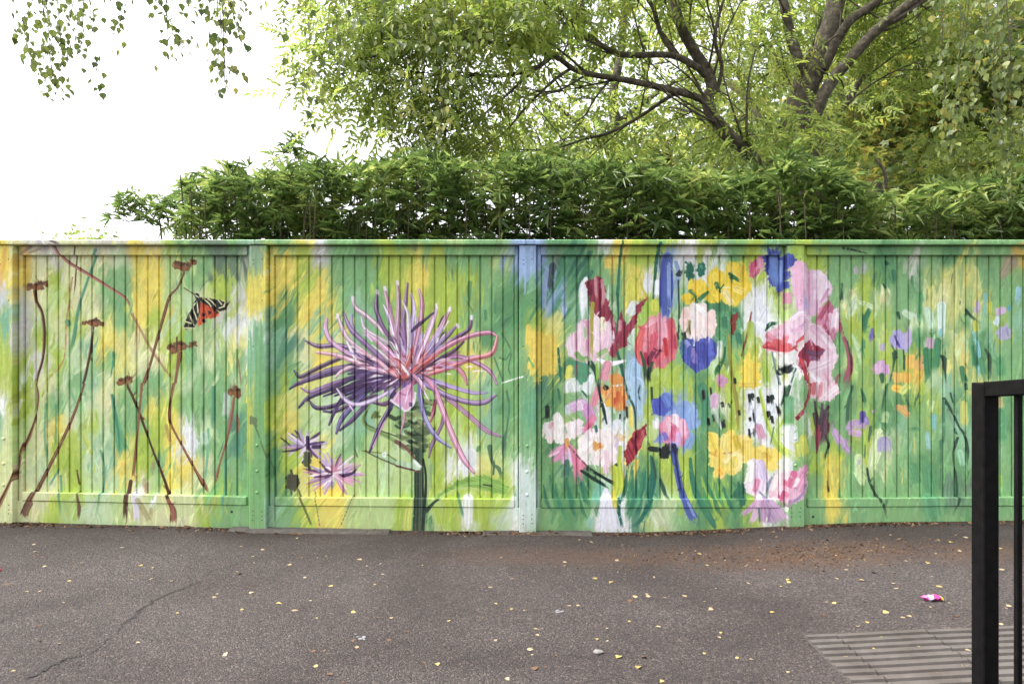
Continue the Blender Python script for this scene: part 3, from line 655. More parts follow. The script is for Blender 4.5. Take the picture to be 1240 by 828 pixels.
J_.P([(395, 440), (430, 430), (425, 480), (410, 550), (398, 550), (385, 490)], (140, 62, 54)); J_.S([(505, 430), (480, 560), (450, 670)], [10, 12, 9], (130, 80, 60), dry=0); J_.S([(375, 560), (388, 720), (410, 828)], [16, 20, 20], (150, 150, 66), dry=0); L_.S([(405, 0), (425, 120), (432, 260)], [20, 22, 12], (152, 146, 66))
for k in range(12): J_.S([(480 + PR.uniform(0, 120), 250 + PR.uniform(0, 250)), (490 + PR.uniform(0, 120), 480 + PR.uniform(0, 150))], 40, (228, 232, 238), op=.75, dry=.4)
J_.S([(500, 500), (510, 600)], 46, (160, 190, 70), op=.8); J_.S([(590, 700), (560, 600), (530, 560)], 20, (160, 190, 90), op=.7); J_.S([(580, 720), (590, 828)], 40, (166, 196, 84))
J_.P([(445, 790), (455, 700), (480, 660), (500, 665), (520, 710), (550, 720), (560, 828), (540, 850), (450, 850)], (234, 210, 86), wob=3); L_.S([(440, 5), (540, 5)], 24, (232, 206, 90))
J_.P([(488, 190), (500, 150), (530, 135), (552, 160), (548, 210), (525, 240), (500, 230)], (204, 96, 128)); J_.S([(555, 130), (560, 190)], 36, (222, 150, 176)); J_.S([(510, 160), (505, 210)], 16, (190, 76, 108)); J_.S([(535, 180), (520, 225)], 14, (226, 150, 170))
J_.P([(580, 80), (610, 72), (650, 90), (665, 115), (735, 115), (736, 165), (695, 190), (695, 290), (655, 326), (625, 290), (600, 240), (575, 170)], (74, 86, 168), br=.12, wob=3); J_.S([(625, 130), (630, 200), (650, 290)], [50, 60, 40], (104, 134, 196)); J_.S([(665, 150), (660, 280)], 22, (128, 156, 212)); J_.S([(595, 100), (600, 200)], 16, (56, 66, 150))
J_.P([(570, 590), (600, 540), (660, 500), (720, 495), (736, 560), (736, 640), (680, 650), (620, 650), (580, 640)], (228, 186, 200), br=.08); J_.S([(575, 620), (620, 610), (680, 620), (740, 600)], [20, 60, 60, 40], (212, 92, 100), dry=.1, br=.2); J_.S([(600, 560), (640, 590)], 40, (222, 150, 166)); J_.S([(585, 530), (610, 495), (650, 490)], [10, 24, 14], (44, 90, 66))
J_.S([(620, 650), (635, 730), (660, 828)], 9, (110, 140, 140), dry=0); J_.S([(660, 760), (690, 745), (715, 720)], [36, 40, 30], (40, 48, 46)); J_.S([(730, 740), (700, 828)], 10, (70, 110, 84)); J_.E(338, 805, 36, 26, (206, 150, 186), rag=.25); J_.S([(412, 800), (415, 828)], 16, BLK)
J_.S([(690, 340), (690, 390)], 40, (216, 150, 176))
# ---- great pink poppy across the fourth post
PP, PL = (224, 184, 208), (236, 220, 232)
M_.P([(58, 190), (75, 165), (110, 152), (150, 158), (180, 185), (215, 195), (262, 212), (300, 255), (312, 300), (290, 350), (255, 395), (220, 455), (150, 435), (90, 425), (78, 340), (60, 280)], PP, br=.07)
for P, w, c in (([(230, 220), (270, 270), (280, 340)], 60, PL), ([(250, 250), (230, 380)], 60, (236, 216, 228)), ([(100, 170), (105, 380)], 50, (226, 176, 202)), ([(150, 180), (160, 330)], 40, (228, 196, 214)), ([(160, 350), (160, 420)], 34, (196, 186, 222)), ([(180, 200), (184, 400)], 12, (208, 150, 180)), ([(120, 260), (125, 400)], 18, (216, 160, 190)), ([(290, 300), (240, 390)], 14, (210, 160, 190))): M_.S(P, w, c, dry=.3, br=.05)
M_.P([(250, 400), (295, 365), (330, 410), (362, 470), (352, 520), (312, 592), (270, 545), (215, 480)], (206, 134, 160), br=.14)
for P, w, c in (([(290, 380), (230, 480)], 26, (176, 84, 110)), ([(310, 400), (270, 500)], 20, (196, 110, 140)), ([(335, 430), (320, 530)], 46, (236, 216, 226)), ([(300, 440), (280, 540)], 20, (226, 186, 206)), ([(270, 500), (300, 570)], 18, (180, 90, 116))): M_.S(P, w, c, dry=.25)
M_.P([(20, 520), (50, 460), (95, 425), (140, 415), (190, 450), (200, 500), (170, 550), (110, 600), (40, 640), (0, 600)], (230, 198, 214), br=.06)
for P, w, c in (([(60, 470), (120, 430), (180, 470)], 26, PL), ([(100, 520), (160, 470)], 20, (206, 160, 196)), ([(70, 530), (130, 520)], 24, (222, 176, 204)), ([(90, 595), (125, 570), (155, 540)], [10, 20, 8], (208, 84, 84)), ([(0, 600), (30, 620), (70, 620)], [50, 50, 30], (212, 96, 100)), ([(30, 600), (40, 560)], 20, (222, 130, 140))): M_.S(P, w, c, dry=.2)
M_.P([(185, 488), (240, 500), (285, 545), (325, 610), (345, 665), (330, 720), (305, 760), (325, 828), (300, 860), (180, 860), (150, 800), (100, 740), (84, 680), (100, 630), (150, 575)], (232, 204, 216), br=.06)
M_.P([(100, 650), (150, 600), (190, 585), (250, 630), (275, 640), (240, 690), (190, 700), (170, 760), (180, 828), (140, 790), (105, 720)], (158, 52, 74), br=.14)
for P, w, c in (([(150, 620), (130, 700)], 26, (112, 44, 70)), ([(175, 650), (230, 660), (280, 630)], [30, 26, 8], (120, 76, 108)), ([(190, 680), (240, 690)], 20, (140, 100, 130)), ([(115, 690), (150, 760), (180, 820)], 22, (196, 66, 70)), ([(88, 680), (100, 640), (160, 570), (185, 500)], 16, (238, 210, 218)), ([(210, 520), (280, 590), (310, 650)], 50, (226, 188, 208)),
                ([(260, 560), (320, 640)], 26, (238, 222, 230)), ([(200, 740), (260, 720), (320, 690)], 44, (236, 214, 226)), ([(190, 770), (250, 820)], 36, (240, 228, 234)), ([(270, 770), (300, 828)], 30, (226, 180, 196)), ([(150, 700), (180, 760)], 12, (236, 190, 200)), ([(190, 580), (205, 640)], 10, (206, 150, 176))): M_.S(P, w, c, dry=.25)
O_.P([(185, -10), (190, 70), (235, 97), (300, 92), (357, 48), (340, -10)], (232, 200, 210), br=.08)
for P, w, c in (([(210, 0), (205, 60)], 24, (206, 110, 116)), ([(250, 0), (240, 80)], 26, (222, 150, 160)), ([(330, 20), (270, 70)], 30, (240, 226, 230)), ([(190, 0), (180, 60), (150, 120), (98, 178)], [14, 18, 20, 24], (164, 58, 74))): O_.S(P, w, c, dry=.1)
O_.E(97, 180, 14, 13, (132, 36, 54)); O_.S([(180, -60), (184, 60)], 9, (170, 110, 60), dry=0)
for k in range(20):
    x = PR.uniform(205, 300); y = PR.uniform(100, 240); O_.S([(x, y), (240 + (x - 250) * .3, y + 110)], 16, [(84, 64, 80), (112, 70, 88), (64, 56, 66)][PR.integers(3)], op=.85, dry=.5)
for k in range(8): O_.S([(225 + PR.uniform(-8, 25), 230 + PR.uniform(0, 50)), (222 + PR.uniform(-4, 8), 380)], 12, (150, 66, 82), op=.85, dry=.5)
M_.S([(355, 490), (372, 560), (395, 620), (412, 720), (385, 828)], [14, 20, 24, 36, 40], (158, 84, 98), dry=.1); M_.S([(395, 590), (425, 740)], 9, (60, 84, 66)); M_.S([(350, 780), (330, 825)], 20, (160, 90, 100))
# ---- lower half of bay 3
for k in range(22):
    x = PR.uniform(80, 330); y = PR.uniform(440, 640); K_.S([(x, y), (x + 18, y + 90), (x + 50, y + 150)], [8, 22, 12], [(62, 128, 92), (84, 148, 104), (110, 166, 100), (52, 112, 88)][PR.integers(4)], op=.75, dry=.4)
for k in range(22):
    x = PR.uniform(500, 690); y = PR.uniform(440, 620); K_.S([(x, y), (x - 8, y + 90), (x - 40, y + 160)], [8, 24, 14], [(48, 108, 84), (70, 140, 100), (96, 160, 116), (50, 118, 96)][PR.integers(4)], op=.8, dry=.4)
K_.S([(680, 400), (695, 500), (680, 620), (620, 750), (560, 790)], [10, 34, 30, 22, 14], (44, 108, 92)); K_.S([(500, 640), (498, 720), (510, 805)], [20, 26, 40], (40, 104, 88)); K_.S([(345, 750), (330, 800)], 40, (150, 200, 186), op=.7); K_.S([(400, 560), (360, 660)], 50, (110, 180, 160), op=.7)
K_.S([(430, 590), (435, 680), (440, 810)], [24, 90, 150], (228, 228, 238), dry=.05, br=.04); K_.S([(490, 420), (500, 560), (480, 640)], [50, 70, 20], (190, 206, 72)); K_.S([(475, 600), (478, 690)], 26, (216, 206, 80)); K_.S([(568, 130), (572, 250)], 22, (228, 206, 96)); K_.S([(700, 720), (736, 790)], 70, (206, 216, 180), op=.8)
K_.S([(600, 430), (595, 480)], 30, (226, 206, 100)); K_.S([(420, 100), (425, 240)], 40, (226, 230, 234)); K_.S([(490, 220), (500, 260)], 50, (224, 228, 232)); K_.S([(410, 60), (400, 260)], 16, (196, 206, 120))
K_.E(500, 300, 40, 22, (226, 196, 150)); K_.S([(485, 310), (480, 410)], 36, (206, 186, 204)); K_.S([(455, 400), (462, 460)], 24, (222, 140, 166)); K_.S([(510, 350), (508, 420)], 20, PAL['L'])
ORN = (218, 148, 78)
K_.P([(405, 0), (440, 20), (500, 5), (545, 30), (548, 120), (525, 155), (470, 140), (430, 110), (410, 60)], ORN, br=.14, wob=2.5); I_.E(490, 800, 40, 34, ORN)
for P, w, c in (([(445, 90), (440, 130)], 24, (236, 190, 60)), ([(500, 50), (495, 110)], 24, (206, 96, 56)), ([(530, 70), (535, 140)], 20, (206, 120, 60)), ([(465, 30), (430, 90)], 22, (226, 170, 110)), ([(480, 80), (480, 130)], 12, (180, 80, 50))): K_.S(P, w, c)
K_.E(430, 22, 16, 14, (36, 36, 36)); K_.S([(440, 12), (420, 6)], 7, (36, 36, 36))
K_.S([(388, 0), (400, 70), (420, 150), (435, 220)], [16, 12, 18, 8], (34, 60, 50), dry=0); K_.S([(428, 265), (432, 300)], 12, (38, 48, 44)); K_.S([(430, 310), (460, 390), (490, 450)], [8, 10, 14], (44, 80, 62), dry=0); K_.S([(540, 0), (555, 60), (590, 140), (596, 260)], [10, 14, 12, 8], (48, 84, 74), dry=0)
K_.S([(620, 10), (612, 50), (625, 100)], 10, (50, 80, 80)); K_.S([(685, 20), (688, 110)], 14, (50, 76, 52)); K_.S([(545, 130), (550, 190)], 14, (50, 60, 46)); K_.S([(510, 170), (508, 195)], 10, BLK); K_.S([(105, 130), (105, 195)], 26, (40, 44, 42)); K_.S([(300, 40), (330, 75)], 12, (60, 110, 84)); K_.S([(165, 30), (180, 120)], 14, (60, 110, 84))
K_.P([(655, 222), (658, 270), (625, 350), (600, 400), (550, 458), (533, 405), (545, 340), (585, 265), (625, 245)], (152, 50, 62), br=.16, ang=65); K_.S([(600, 270), (585, 380)], 14, (110, 40, 52)); K_.S([(640, 260), (615, 350)], 16, (180, 84, 92))
WF = (240, 230, 226)
for P, w, c in (([(240, 130), (300, 110), (330, 160)], 60, (216, 180, 214)), ([(330, 140), (350, 200)], 60, (206, 150, 198)), ([(360, 190), (320, 250), (300, 280)], 40, (220, 130, 160)), ([(280, 110), (290, 150)], 40, (232, 206, 226)), ([(330, 260), (350, 220)], 20, (208, 96, 130)), ([(215, 130), (220, 170)], 30, (196, 206, 210))): K_.S(P, w, c)
for e, c in (((120, 265, 42, 62), (240, 218, 214)), ((165, 235, 40, 72), WF), ((180, 290, 50, 45), (242, 234, 226)), ((245, 255, 55, 48), (240, 226, 222)), ((275, 235, 30, 45), (236, 222, 226))): K_.E(*e, c, rag=.14)
for P, w, c in (([(95, 230), (130, 300)], 30, (246, 240, 238)), ([(175, 190), (185, 290)], 30, (244, 240, 234)), ([(205, 240), (215, 280)], 10, (150, 186, 150)), ([(250, 220), (240, 290)], 20, (246, 240, 238)), ([(130, 220), (115, 250)], 24, (232, 190, 196))): K_.S(P, w, c)
for P, w, c in (([(215, 335), (160, 370), (105, 405)], [14, 44, 14], (226, 160, 190)), ([(215, 340), (170, 400), (125, 440)], [14, 36, 14], (214, 140, 176)), ([(218, 345), (200, 410), (195, 460)], [12, 34, 12], (226, 176, 206)), ([(225, 345), (235, 410), (255, 460)], [12, 30, 10], (220, 190, 222)), ([(230, 340), (270, 420), (280, 535)], [14, 60, 50], (228, 132, 160)),
                ([(235, 340), (290, 410), (320, 480)], [10, 30, 20], (224, 130, 156)), ([(120, 400), (180, 370)], 14, (238, 200, 216)), ([(215, 310), (215, 355)], 24, (224, 164, 96)), ([(215, 430), (215, 520)], 26, (70, 120, 104))): K_.S(P, w, c)
for e, c in (((310, 355, 40, 75), WF), ((370, 285, 60, 40), (240, 232, 232)), ((435, 310, 55, 60), WF), ((440, 395, 50, 75), (240, 228, 230)), ((355, 415, 50, 40), (238, 228, 226)), ((390, 350, 60, 60), WF)): K_.E(*e, c, rag=.14)
for P, w, c in (([(370, 330), (372, 370)], 26, (228, 166, 90)), ([(395, 340), (400, 360)], 30, (226, 160, 84)), ([(410, 350), (418, 340)], 12, (206, 140, 70)), ([(340, 330), (300, 380)], 30, (246, 240, 236)), ([(430, 380), (440, 450)], 30, (236, 206, 214)), ([(410, 400), (390, 430)], 24, (240, 220, 220)), ([(345, 390), (330, 430)], 14, (200, 214, 190)), ([(430, 460), (435, 500)], 30, (232, 196, 212))): K_.S(P, w, c)
K_.S([(225, 345), (310, 440), (340, 470)], 7, (110, 70, 80), dry=0); K_.S([(295, 482), (370, 530), (450, 578)], [16, 22, 12], (38, 60, 50)); K_.S([(330, 470), (410, 515), (490, 562)], [22, 16, 22], (34, 48, 42)); K_.S([(375, 235), (380, 270)], 16, (66, 110, 96))
# blue and pink ball flower, blue stem
L_.S([(160, 300), (130, 360)], 70, (126, 156, 214), op=.85); L_.E(130, 180, 90, 90, (136, 166, 218), rag=.15); L_.E(10, 115, 52, 60, (84, 96, 186), rag=.15); L_.S([(30, 70), (60, 130)], 50, (104, 130, 204)); L_.S([(180, 120), (200, 250)], 40, (150, 180, 222)); L_.S([(-35, 100), (-20, 170)], 40, (78, 90, 182)); L_.S([(-25, 210), (-20, 250)], 44, (232, 232, 238))
L_.P([(-10, 290), (-5, 220), (30, 180), (75, 172), (120, 190), (155, 240), (155, 300), (120, 345), (60, 345), (20, 330)], (224, 142, 168), br=.1)
for P, w, c in (([(40, 200), (60, 290)], 40, (236, 190, 204)), ([(80, 185), (85, 260)], 44, (244, 226, 232)), ([(120, 210), (125, 310)], 40, (232, 184, 206)), ([(75, 240), (60, 320)], 30, (216, 110, 146)), ([(100, 280), (95, 340)], 30, (214, 170, 216)), ([(20, 280), (40, 320)], 30, (140, 120, 196)), ([(0, 300), (-15, 330)], 40, (130, 140, 206)), ([(60, 330), (110, 345)], 26, (190, 180, 226))): L_.S(P, w, c, dry=.4)
L_.P([(-20, 365), (30, 335), (55, 325), (50, 400), (40, 425), (0, 400)], (40, 44, 44), wob=2); L_.S([(-55, 360), (-10, 365)], 30, (40, 50, 46)); L_.S([(70, 345), (90, 480), (115, 590), (145, 680), (185, 755)], [36, 34, 36, 46, 54], (84, 102, 172), dry=.08, br=.16); L_.S([(75, 350), (100, 520), (120, 620)], 12, (40, 50, 96)); L_.S([(140, 640), (190, 745)], 14, (132, 152, 212)); L_.S([(75, 345), (85, 390)], 26, (40, 46, 76))
L_.S([(-45, 410), (-30, 480), (-25, 540)], 14, (60, 92, 70)); L_.S([(0, 530), (15, 580), (32, 630)], [12, 24, 14], (56, 88, 74)); L_.S([(165, 415), (175, 520), (210, 640), (280, 760), (300, 800)], [16, 30, 40, 34, 10], (56, 118, 92), dry=.05); L_.S([(230, 20), (250, 130), (230, 280)], [60, 50, 20], (70, 138, 104), op=.85)
for k in range(14):
    x = PR.uniform(200, 420); y = PR.uniform(500, 640); L_.S([(x, y), (x + 20, y + 80), (x + 60, y + 150)], [10, 26, 14], [(72, 142, 96), (120, 172, 84), (150, 188, 80), (60, 124, 96)][PR.integers(4)], op=.8, dry=.4)
L_.P([(400, 620), (430, 550), (470, 540), (470, 640), (440, 680)], (56, 112, 86), wob=3)
YD = (236, 212, 106)
for e in ((295, 340, 32, 76), (385, 330, 60, 70), (330, 420, 66, 60), (330, 490, 40, 36), (400, 440, 58, 66), (470, 360, 52, 80), (560, 400, 50, 60), (610, 420, 50, 66), (640, 390, 30, 40)): L_.E(*e, YD, rag=.14)
for P, w, c in (([(275, 280), (310, 380)], 30, (240, 214, 84)), ([(280, 380), (320, 400)], 14, (226, 172, 70)), ([(330, 480), (345, 510)], 34, (240, 190, 84)), ([(420, 300), (440, 370)], 40, (214, 186, 66)), ([(360, 430), (400, 390), (440, 400), (440, 460), (390, 490)], 26, (240, 226, 158)), ([(390, 430), (400, 470)], 24, (214, 206, 110)), ([(580, 390), (620, 420)], 30, (226, 190, 80)), ([(350, 290), (340, 360)], 30, (238, 220, 130)), ([(350, 385), (400, 380)], 10, (206, 160, 110)), ([(340, 520), (350, 510)], 20, (240, 196, 130))): L_.S(P, w, c)
MV = (208, 166, 200)
for P, w, c in (([(540, 640), (490, 690), (440, 725)], [40, 34, 18], MV), ([(545, 650), (520, 720), (490, 775)], [40, 40, 20], (222, 188, 214)), ([(560, 650), (560, 720), (560, 775)], [40, 44, 24], (200, 156, 192)), ([(580, 650), (610, 720), (640, 775)], [44, 60, 44], (190, 156, 190)), ([(600, 650), (650, 700), (690, 760)], [30, 50, 40], (206, 170, 206)), ([(540, 690), (545, 770)], 12, (90, 130, 110)), ([(600, 690), (590, 775)], 12, (150, 120, 160))): L_.S(P, w, c)
L_.P([(470, 520), (480, 450), (515, 412), (560, 420), (600, 470), (605, 540), (590, 600), (555, 640), (510, 620), (480, 600), (465, 570)], (234, 224, 230))
for P, w, c in (([(500, 440), (490, 560)], 40, (244, 240, 232)), ([(560, 440), (580, 540)], 40, (206, 190, 222)), ([(540, 450), (530, 560)], 30, (222, 206, 224)), ([(540, 540), (520, 610)], 34, (222, 150, 180)), ([(570, 540), (560, 600)], 24, (220, 206, 224)), ([(480, 560), (500, 610)], 24, (240, 216, 224))): L_.S(P, w, c)
L_.P([(600, 620), (610, 550), (650, 490), (690, 480), (736, 470), (812, 448), (815, 590), (760, 640), (700, 650), (640, 640)], (226, 178, 200), wob=2.5)
for P, w, c in (([(640, 510), (620, 610)], 50, (238, 228, 226)), ([(700, 500), (650, 620)], 50, (234, 210, 218)), ([(720, 490), (690, 570)], 40, (216, 112, 148)), ([(790, 470), (740, 580)], 60, (224, 156, 186)), ([(740, 520), (720, 570)], 24, (240, 226, 230)), ([(800, 560), (750, 620), (700, 650)], 20, (176, 150, 186)), ([(680, 600), (660, 650)], 26, (206, 110, 146)), ([(630, 500), (600, 560), (590, 620)], [10, 18, 12], (140, 150, 170)), ([(540, 590), (580, 630), (590, 650)], 12, (140, 146, 166)), ([(700, 640), (690, 680)], 20, (180, 130, 170))): L_.S(P, w, c)
for k in range(9): L_.S([(440 + PR.uniform(0, 200), PR.uniform(30, 200)), (450 + PR.uniform(0, 210), 260 + PR.uniform(0, 60))], 46, (228, 232, 240), op=.8, dry=.3)
L_.S([(700, 250), (710, 420)], 80, (228, 232, 238), op=.9); L_.S([(550, 30), (575, 130), (600, 230), (660, 350), (720, 400)], [16, 24, 26, 40, 50], (184, 206, 96)); L_.S([(780, 300), (800, 400)], 60, (206, 212, 96)); L_.S([(740, 330), (750, 400)], 40, (196, 206, 100))
for x, y, a, h in ((240, 70, 26, 60), (280, 45, 14, 50), (345, 120, 24, 26), (380, 122, 14, 20), (268, 215, 20, 40), (295, 195, 16, 40), (350, 230, 30, 50), (495, 85, 18, 50), (512, 72, 34, 18), (545, 95, 22, 34), (600, 92, 22, 40), (622, 80, 30, 20), (620, 100, 20, 30), (438, 165, 18, 30), (500, 200, 20, 18), (520, 190, 16, 50), (605, 180, 22, 44), (622, 205, 20, 44), (655, 150, 18, 40), (495, 275, 14, 44), (520, 275, 14, 50)):
    L_.S([(x - 3, y - h / 2), (x + 3, y + h / 2)], a, (36, 42, 40), br=.3, dry=.4)
L_.S([(695, 10), (680, 70), (660, 130)], [20, 16, 10], (60, 92, 72)); L_.S([(630, 240), (610, 340)], 9, (100, 140, 90)); L_.S([(300, 70), (295, 140)], 44, (206, 166, 196)); L_.S([(545, 240), (570, 310)], 44, (212, 156, 180)); L_.S([(330, 0), (355, 8)], 30, (206, 150, 186)); L_.S([(700, 80), (700, 240)], 40, (96, 160, 110), op=.85)
# ---- bay 4: loose meadow flowers over plain green
for P, w, c in (([(365, 270), (365, 370)], [10, 20], DKG), ([(520, 410), (495, 470), (490, 545)], [26, 34, 14], (58, 120, 84)), ([(535, 525), (532, 575)], [20, 40], (112, 104, 176)), ([(440, 340), (430, 400), (405, 455)], [20, 40, 34], (196, 218, 180)), ([(450, 370), (500, 385), (550, 410)], [20, 30, 24], (196, 218, 170)), ([(545, 310), (555, 400), (540, 490)], [14, 20, 12], (190, 214, 160)), ([(425, 560), (450, 620), (480, 740)], [14, 30, 16], (186, 212, 160)),
                ([(485, 590), (485, 690)], 24, (96, 160, 110)), ([(490, 170), (480, 220)], 34, (176, 190, 180)), ([(440, 180), (445, 220)], 20, (190, 180, 196)), ([(610, 150), (625, 165)], 20, (44, 90, 66)), ([(655, 195), (662, 255)], [12, 26], (60, 124, 86)), ([(598, 275), (612, 295)], 14, DKG), ([(680, 430), (688, 465)], 12, DKG), ([(595, 500), (590, 600)], 30, (190, 206, 120)), ([(500, 640), (510, 700)], 26, (150, 184, 80))): M_.S(P, w, c)
M_.S([(360, 74), (420, 86), (495, 105)], [16, 12, 6], (52, 76, 60), dry=.1)
for e, c in (((660, 580, 28, 50), (176, 168, 216)), ((695, 590, 40, 45), (190, 174, 214)), ((720, 600, 20, 50), (180, 178, 206)), ((590, 740, 46, 42), (208, 168, 206)), ((560, 745, 30, 30), (214, 176, 206)), ((595, 625, 18, 26), (180, 172, 190)), ((715, 790, 26, 30), (226, 180, 84)), ((680, 790, 22, 26), (230, 190, 90))): M_.E(*e, c, rag=.2)
M_.S([(660, 560), (685, 625)], 12, (90, 80, 150)); M_.S([(660, 545), (690, 540)], 9, (226, 160, 200)); M_.E(662, 668, 18, 20, (58, 88, 66)); M_.S([(660, 670), (650, 740), (630, 828)], [20, 10, 14], (64, 104, 72)); M_.S([(588, 780), (592, 828)], [30, 16], (60, 104, 72)); M_.S([(708, 640), (715, 760)], 10, (60, 96, 70))
for e, c in (((40, 580, 36, 50), (170, 162, 212)), ((85, 580, 26, 50), (190, 176, 216)), ((215, 600, 26, 32), (196, 166, 186)), ((475, 400, 16, 36), (196, 180, 206)), ((605, 422, 28, 26), (200, 178, 204)), ((625, 540, 44, 40), (176, 172, 200)), ((105, 700, 30, 46), (222, 182, 92)), ((158, 710, 20, 40), (216, 170, 110)), ((85, 790, 26, 38), (226, 180, 84)), ((25, 790, 26, 34), (228, 190, 100)), ((585, 475, 20, 30), (206, 224, 224))): N_.E(*e, c, rag=.22)
for P, w, c in (([(350, 205), (338, 240), (338, 280), (355, 345), (400, 400), (445, 455), (495, 492)], [22, 14, 16, 24, 14, 16, 8], (52, 74, 58)), ([(270, 670), (290, 690), (296, 760), (300, 828)], [16, 30, 12, 8], (50, 80, 62)), ([(520, 635), (542, 680), (548, 800)], [12, 24, 6], (56, 84, 64)), ([(275, 390), (275, 560)], [50, 40], (206, 228, 214)), ([(270, 530), (275, 565)], 24, (130, 190, 190)), ([(185, 250), (170, 420)], [14, 40], (200, 212, 150)),
                ([(230, 290), (215, 400)], [14, 30], (206, 216, 150)), ([(275, 270), (255, 380)], [14, 40], (208, 216, 150)), ([(200, 420), (225, 520)], 50, (190, 220, 190)), ([(355, 170), (350, 330), (330, 520)], [20, 60, 70], (200, 206, 128)), ([(470, 180), (480, 320)], [20, 40], (196, 204, 130)), ([(400, 290), (390, 430)], [14, 30], (204, 210, 140)), ([(325, 560), (350, 740)], [10, 50], (190, 204, 126)), ([(455, 540), (485, 650), (485, 800)], [20, 22, 12], (126, 186, 186)), ([(520, 330), (515, 450)], 20, (130, 190, 180)),
                ([(545, 380), (540, 440)], 26, (190, 198, 80)), ([(465, 490), (470, 540)], 34, (196, 200, 90)), ([(455, 620), (470, 740)], [30, 44], (66, 130, 90)), ([(390, 740), (410, 828)], [30, 40], (70, 128, 86)), ([(600, 700), (610, 790)], 60, (100, 164, 110)), ([(705, 300), (700, 370)], 34, (150, 196, 200)), ([(650, 410), (660, 390)], 20, (110, 170, 190)), ([(660, 150), (600, 250)], [90, 20], (170, 160, 130)), ([(10, 200), (15, 260)], 22, (60, 116, 84)), ([(35, 430), (42, 470)], 12, DKG), ([(75, 430), (120, 460)], 40, (196, 222, 190)), ([(120, 440), (170, 480)], [20, 10], (200, 224, 196)),
                ([(150, 520), (155, 700)], 14, (80, 150, 100)), ([(190, 640), (200, 800)], 36, (66, 132, 88)), ([(255, 590), (240, 760)], 40, (74, 140, 94)), ([(160, 330), (150, 480)], 26, (88, 156, 104)), ([(500, 690), (510, 780)], 30, (90, 150, 104)), ([(640, 520), (650, 570)], 14, (150, 140, 180)), ([(20, 650), (15, 700)], 26, (52, 92, 68)), ([(70, 670), (65, 760)], 12, (60, 96, 70))): N_.S(P, w, c)
N_.S([(15, 560), (45, 625)], 12, (86, 76, 150))
for P, w, c in (([(570, 270), (550, 380), (520, 500)], [50, 70, 40], (206, 224, 170)), ([(460, 410), (465, 500), (485, 580)], [50, 60, 14], (196, 218, 160)), ([(505, 465), (515, 530), (550, 610), (585, 670), (605, 735)], [12, 16, 14, 16, 14], (52, 76, 62)), ([(275, 285), (292, 340), (265, 412)], [10, 16, 9], (54, 74, 58)), ([(425, 10), (400, 110), (395, 250)], [10, 22, 24], (70, 110, 80)), ([(475, 30), (495, 110)], [14, 26], (66, 116, 82)), ([(620, 0), (600, 80), (585, 160)], [12, 18, 10], (70, 116, 80)),
                ([(320, 260), (350, 310), (360, 340)], [34, 50, 40], (190, 160, 196)), ([(380, 320), (385, 350), (425, 390)], [30, 40, 20], (186, 156, 196)), ([(290, 490), (290, 600)], [12, 18], (70, 80, 60)), ([(400, 240), (440, 220), (520, 240)], [30, 50, 30], (190, 160, 200)), ([(420, 270), (480, 275)], 40, (208, 170, 208)), ([(480, 165), (485, 220)], [36, 40], (100, 90, 160)), ([(500, 190), (505, 230)], 24, (160, 140, 200)), ([(600, 330), (605, 380)], 80, (170, 166, 196)), ([(540, 150), (542, 160)], 18, (196, 160, 196)), ([(660, 20), (700, 30)], 44, (228, 190, 84)), ([(710, 130), (725, 170)], 36, (220, 176, 110)),
                ([(610, 170), (600, 220)], 40, (180, 212, 150)), ([(460, 430), (455, 450)], 20, (190, 170, 206)), ([(525, 240), (510, 340)], [20, 10], (80, 110, 80)), ([(420, 290), (415, 380)], 9, (110, 140, 60)), ([(495, 340), (490, 420)], 10, (96, 130, 90))): O_.S(P, w, c)
for k in range(16): O_.S([(270 + PR.uniform(0, 80), 450 + PR.uniform(0, 160)), (265 + PR.uniform(0, 85), 640 + PR.uniform(0, 140))], 22, (226, 210, 96), op=.75, dry=.6)
O_.S([(285, 540), (292, 610)], [8, 18], (96, 104, 60)); O_.S([(250, 380), (255, 460)], 14, (200, 204, 96), op=.7)
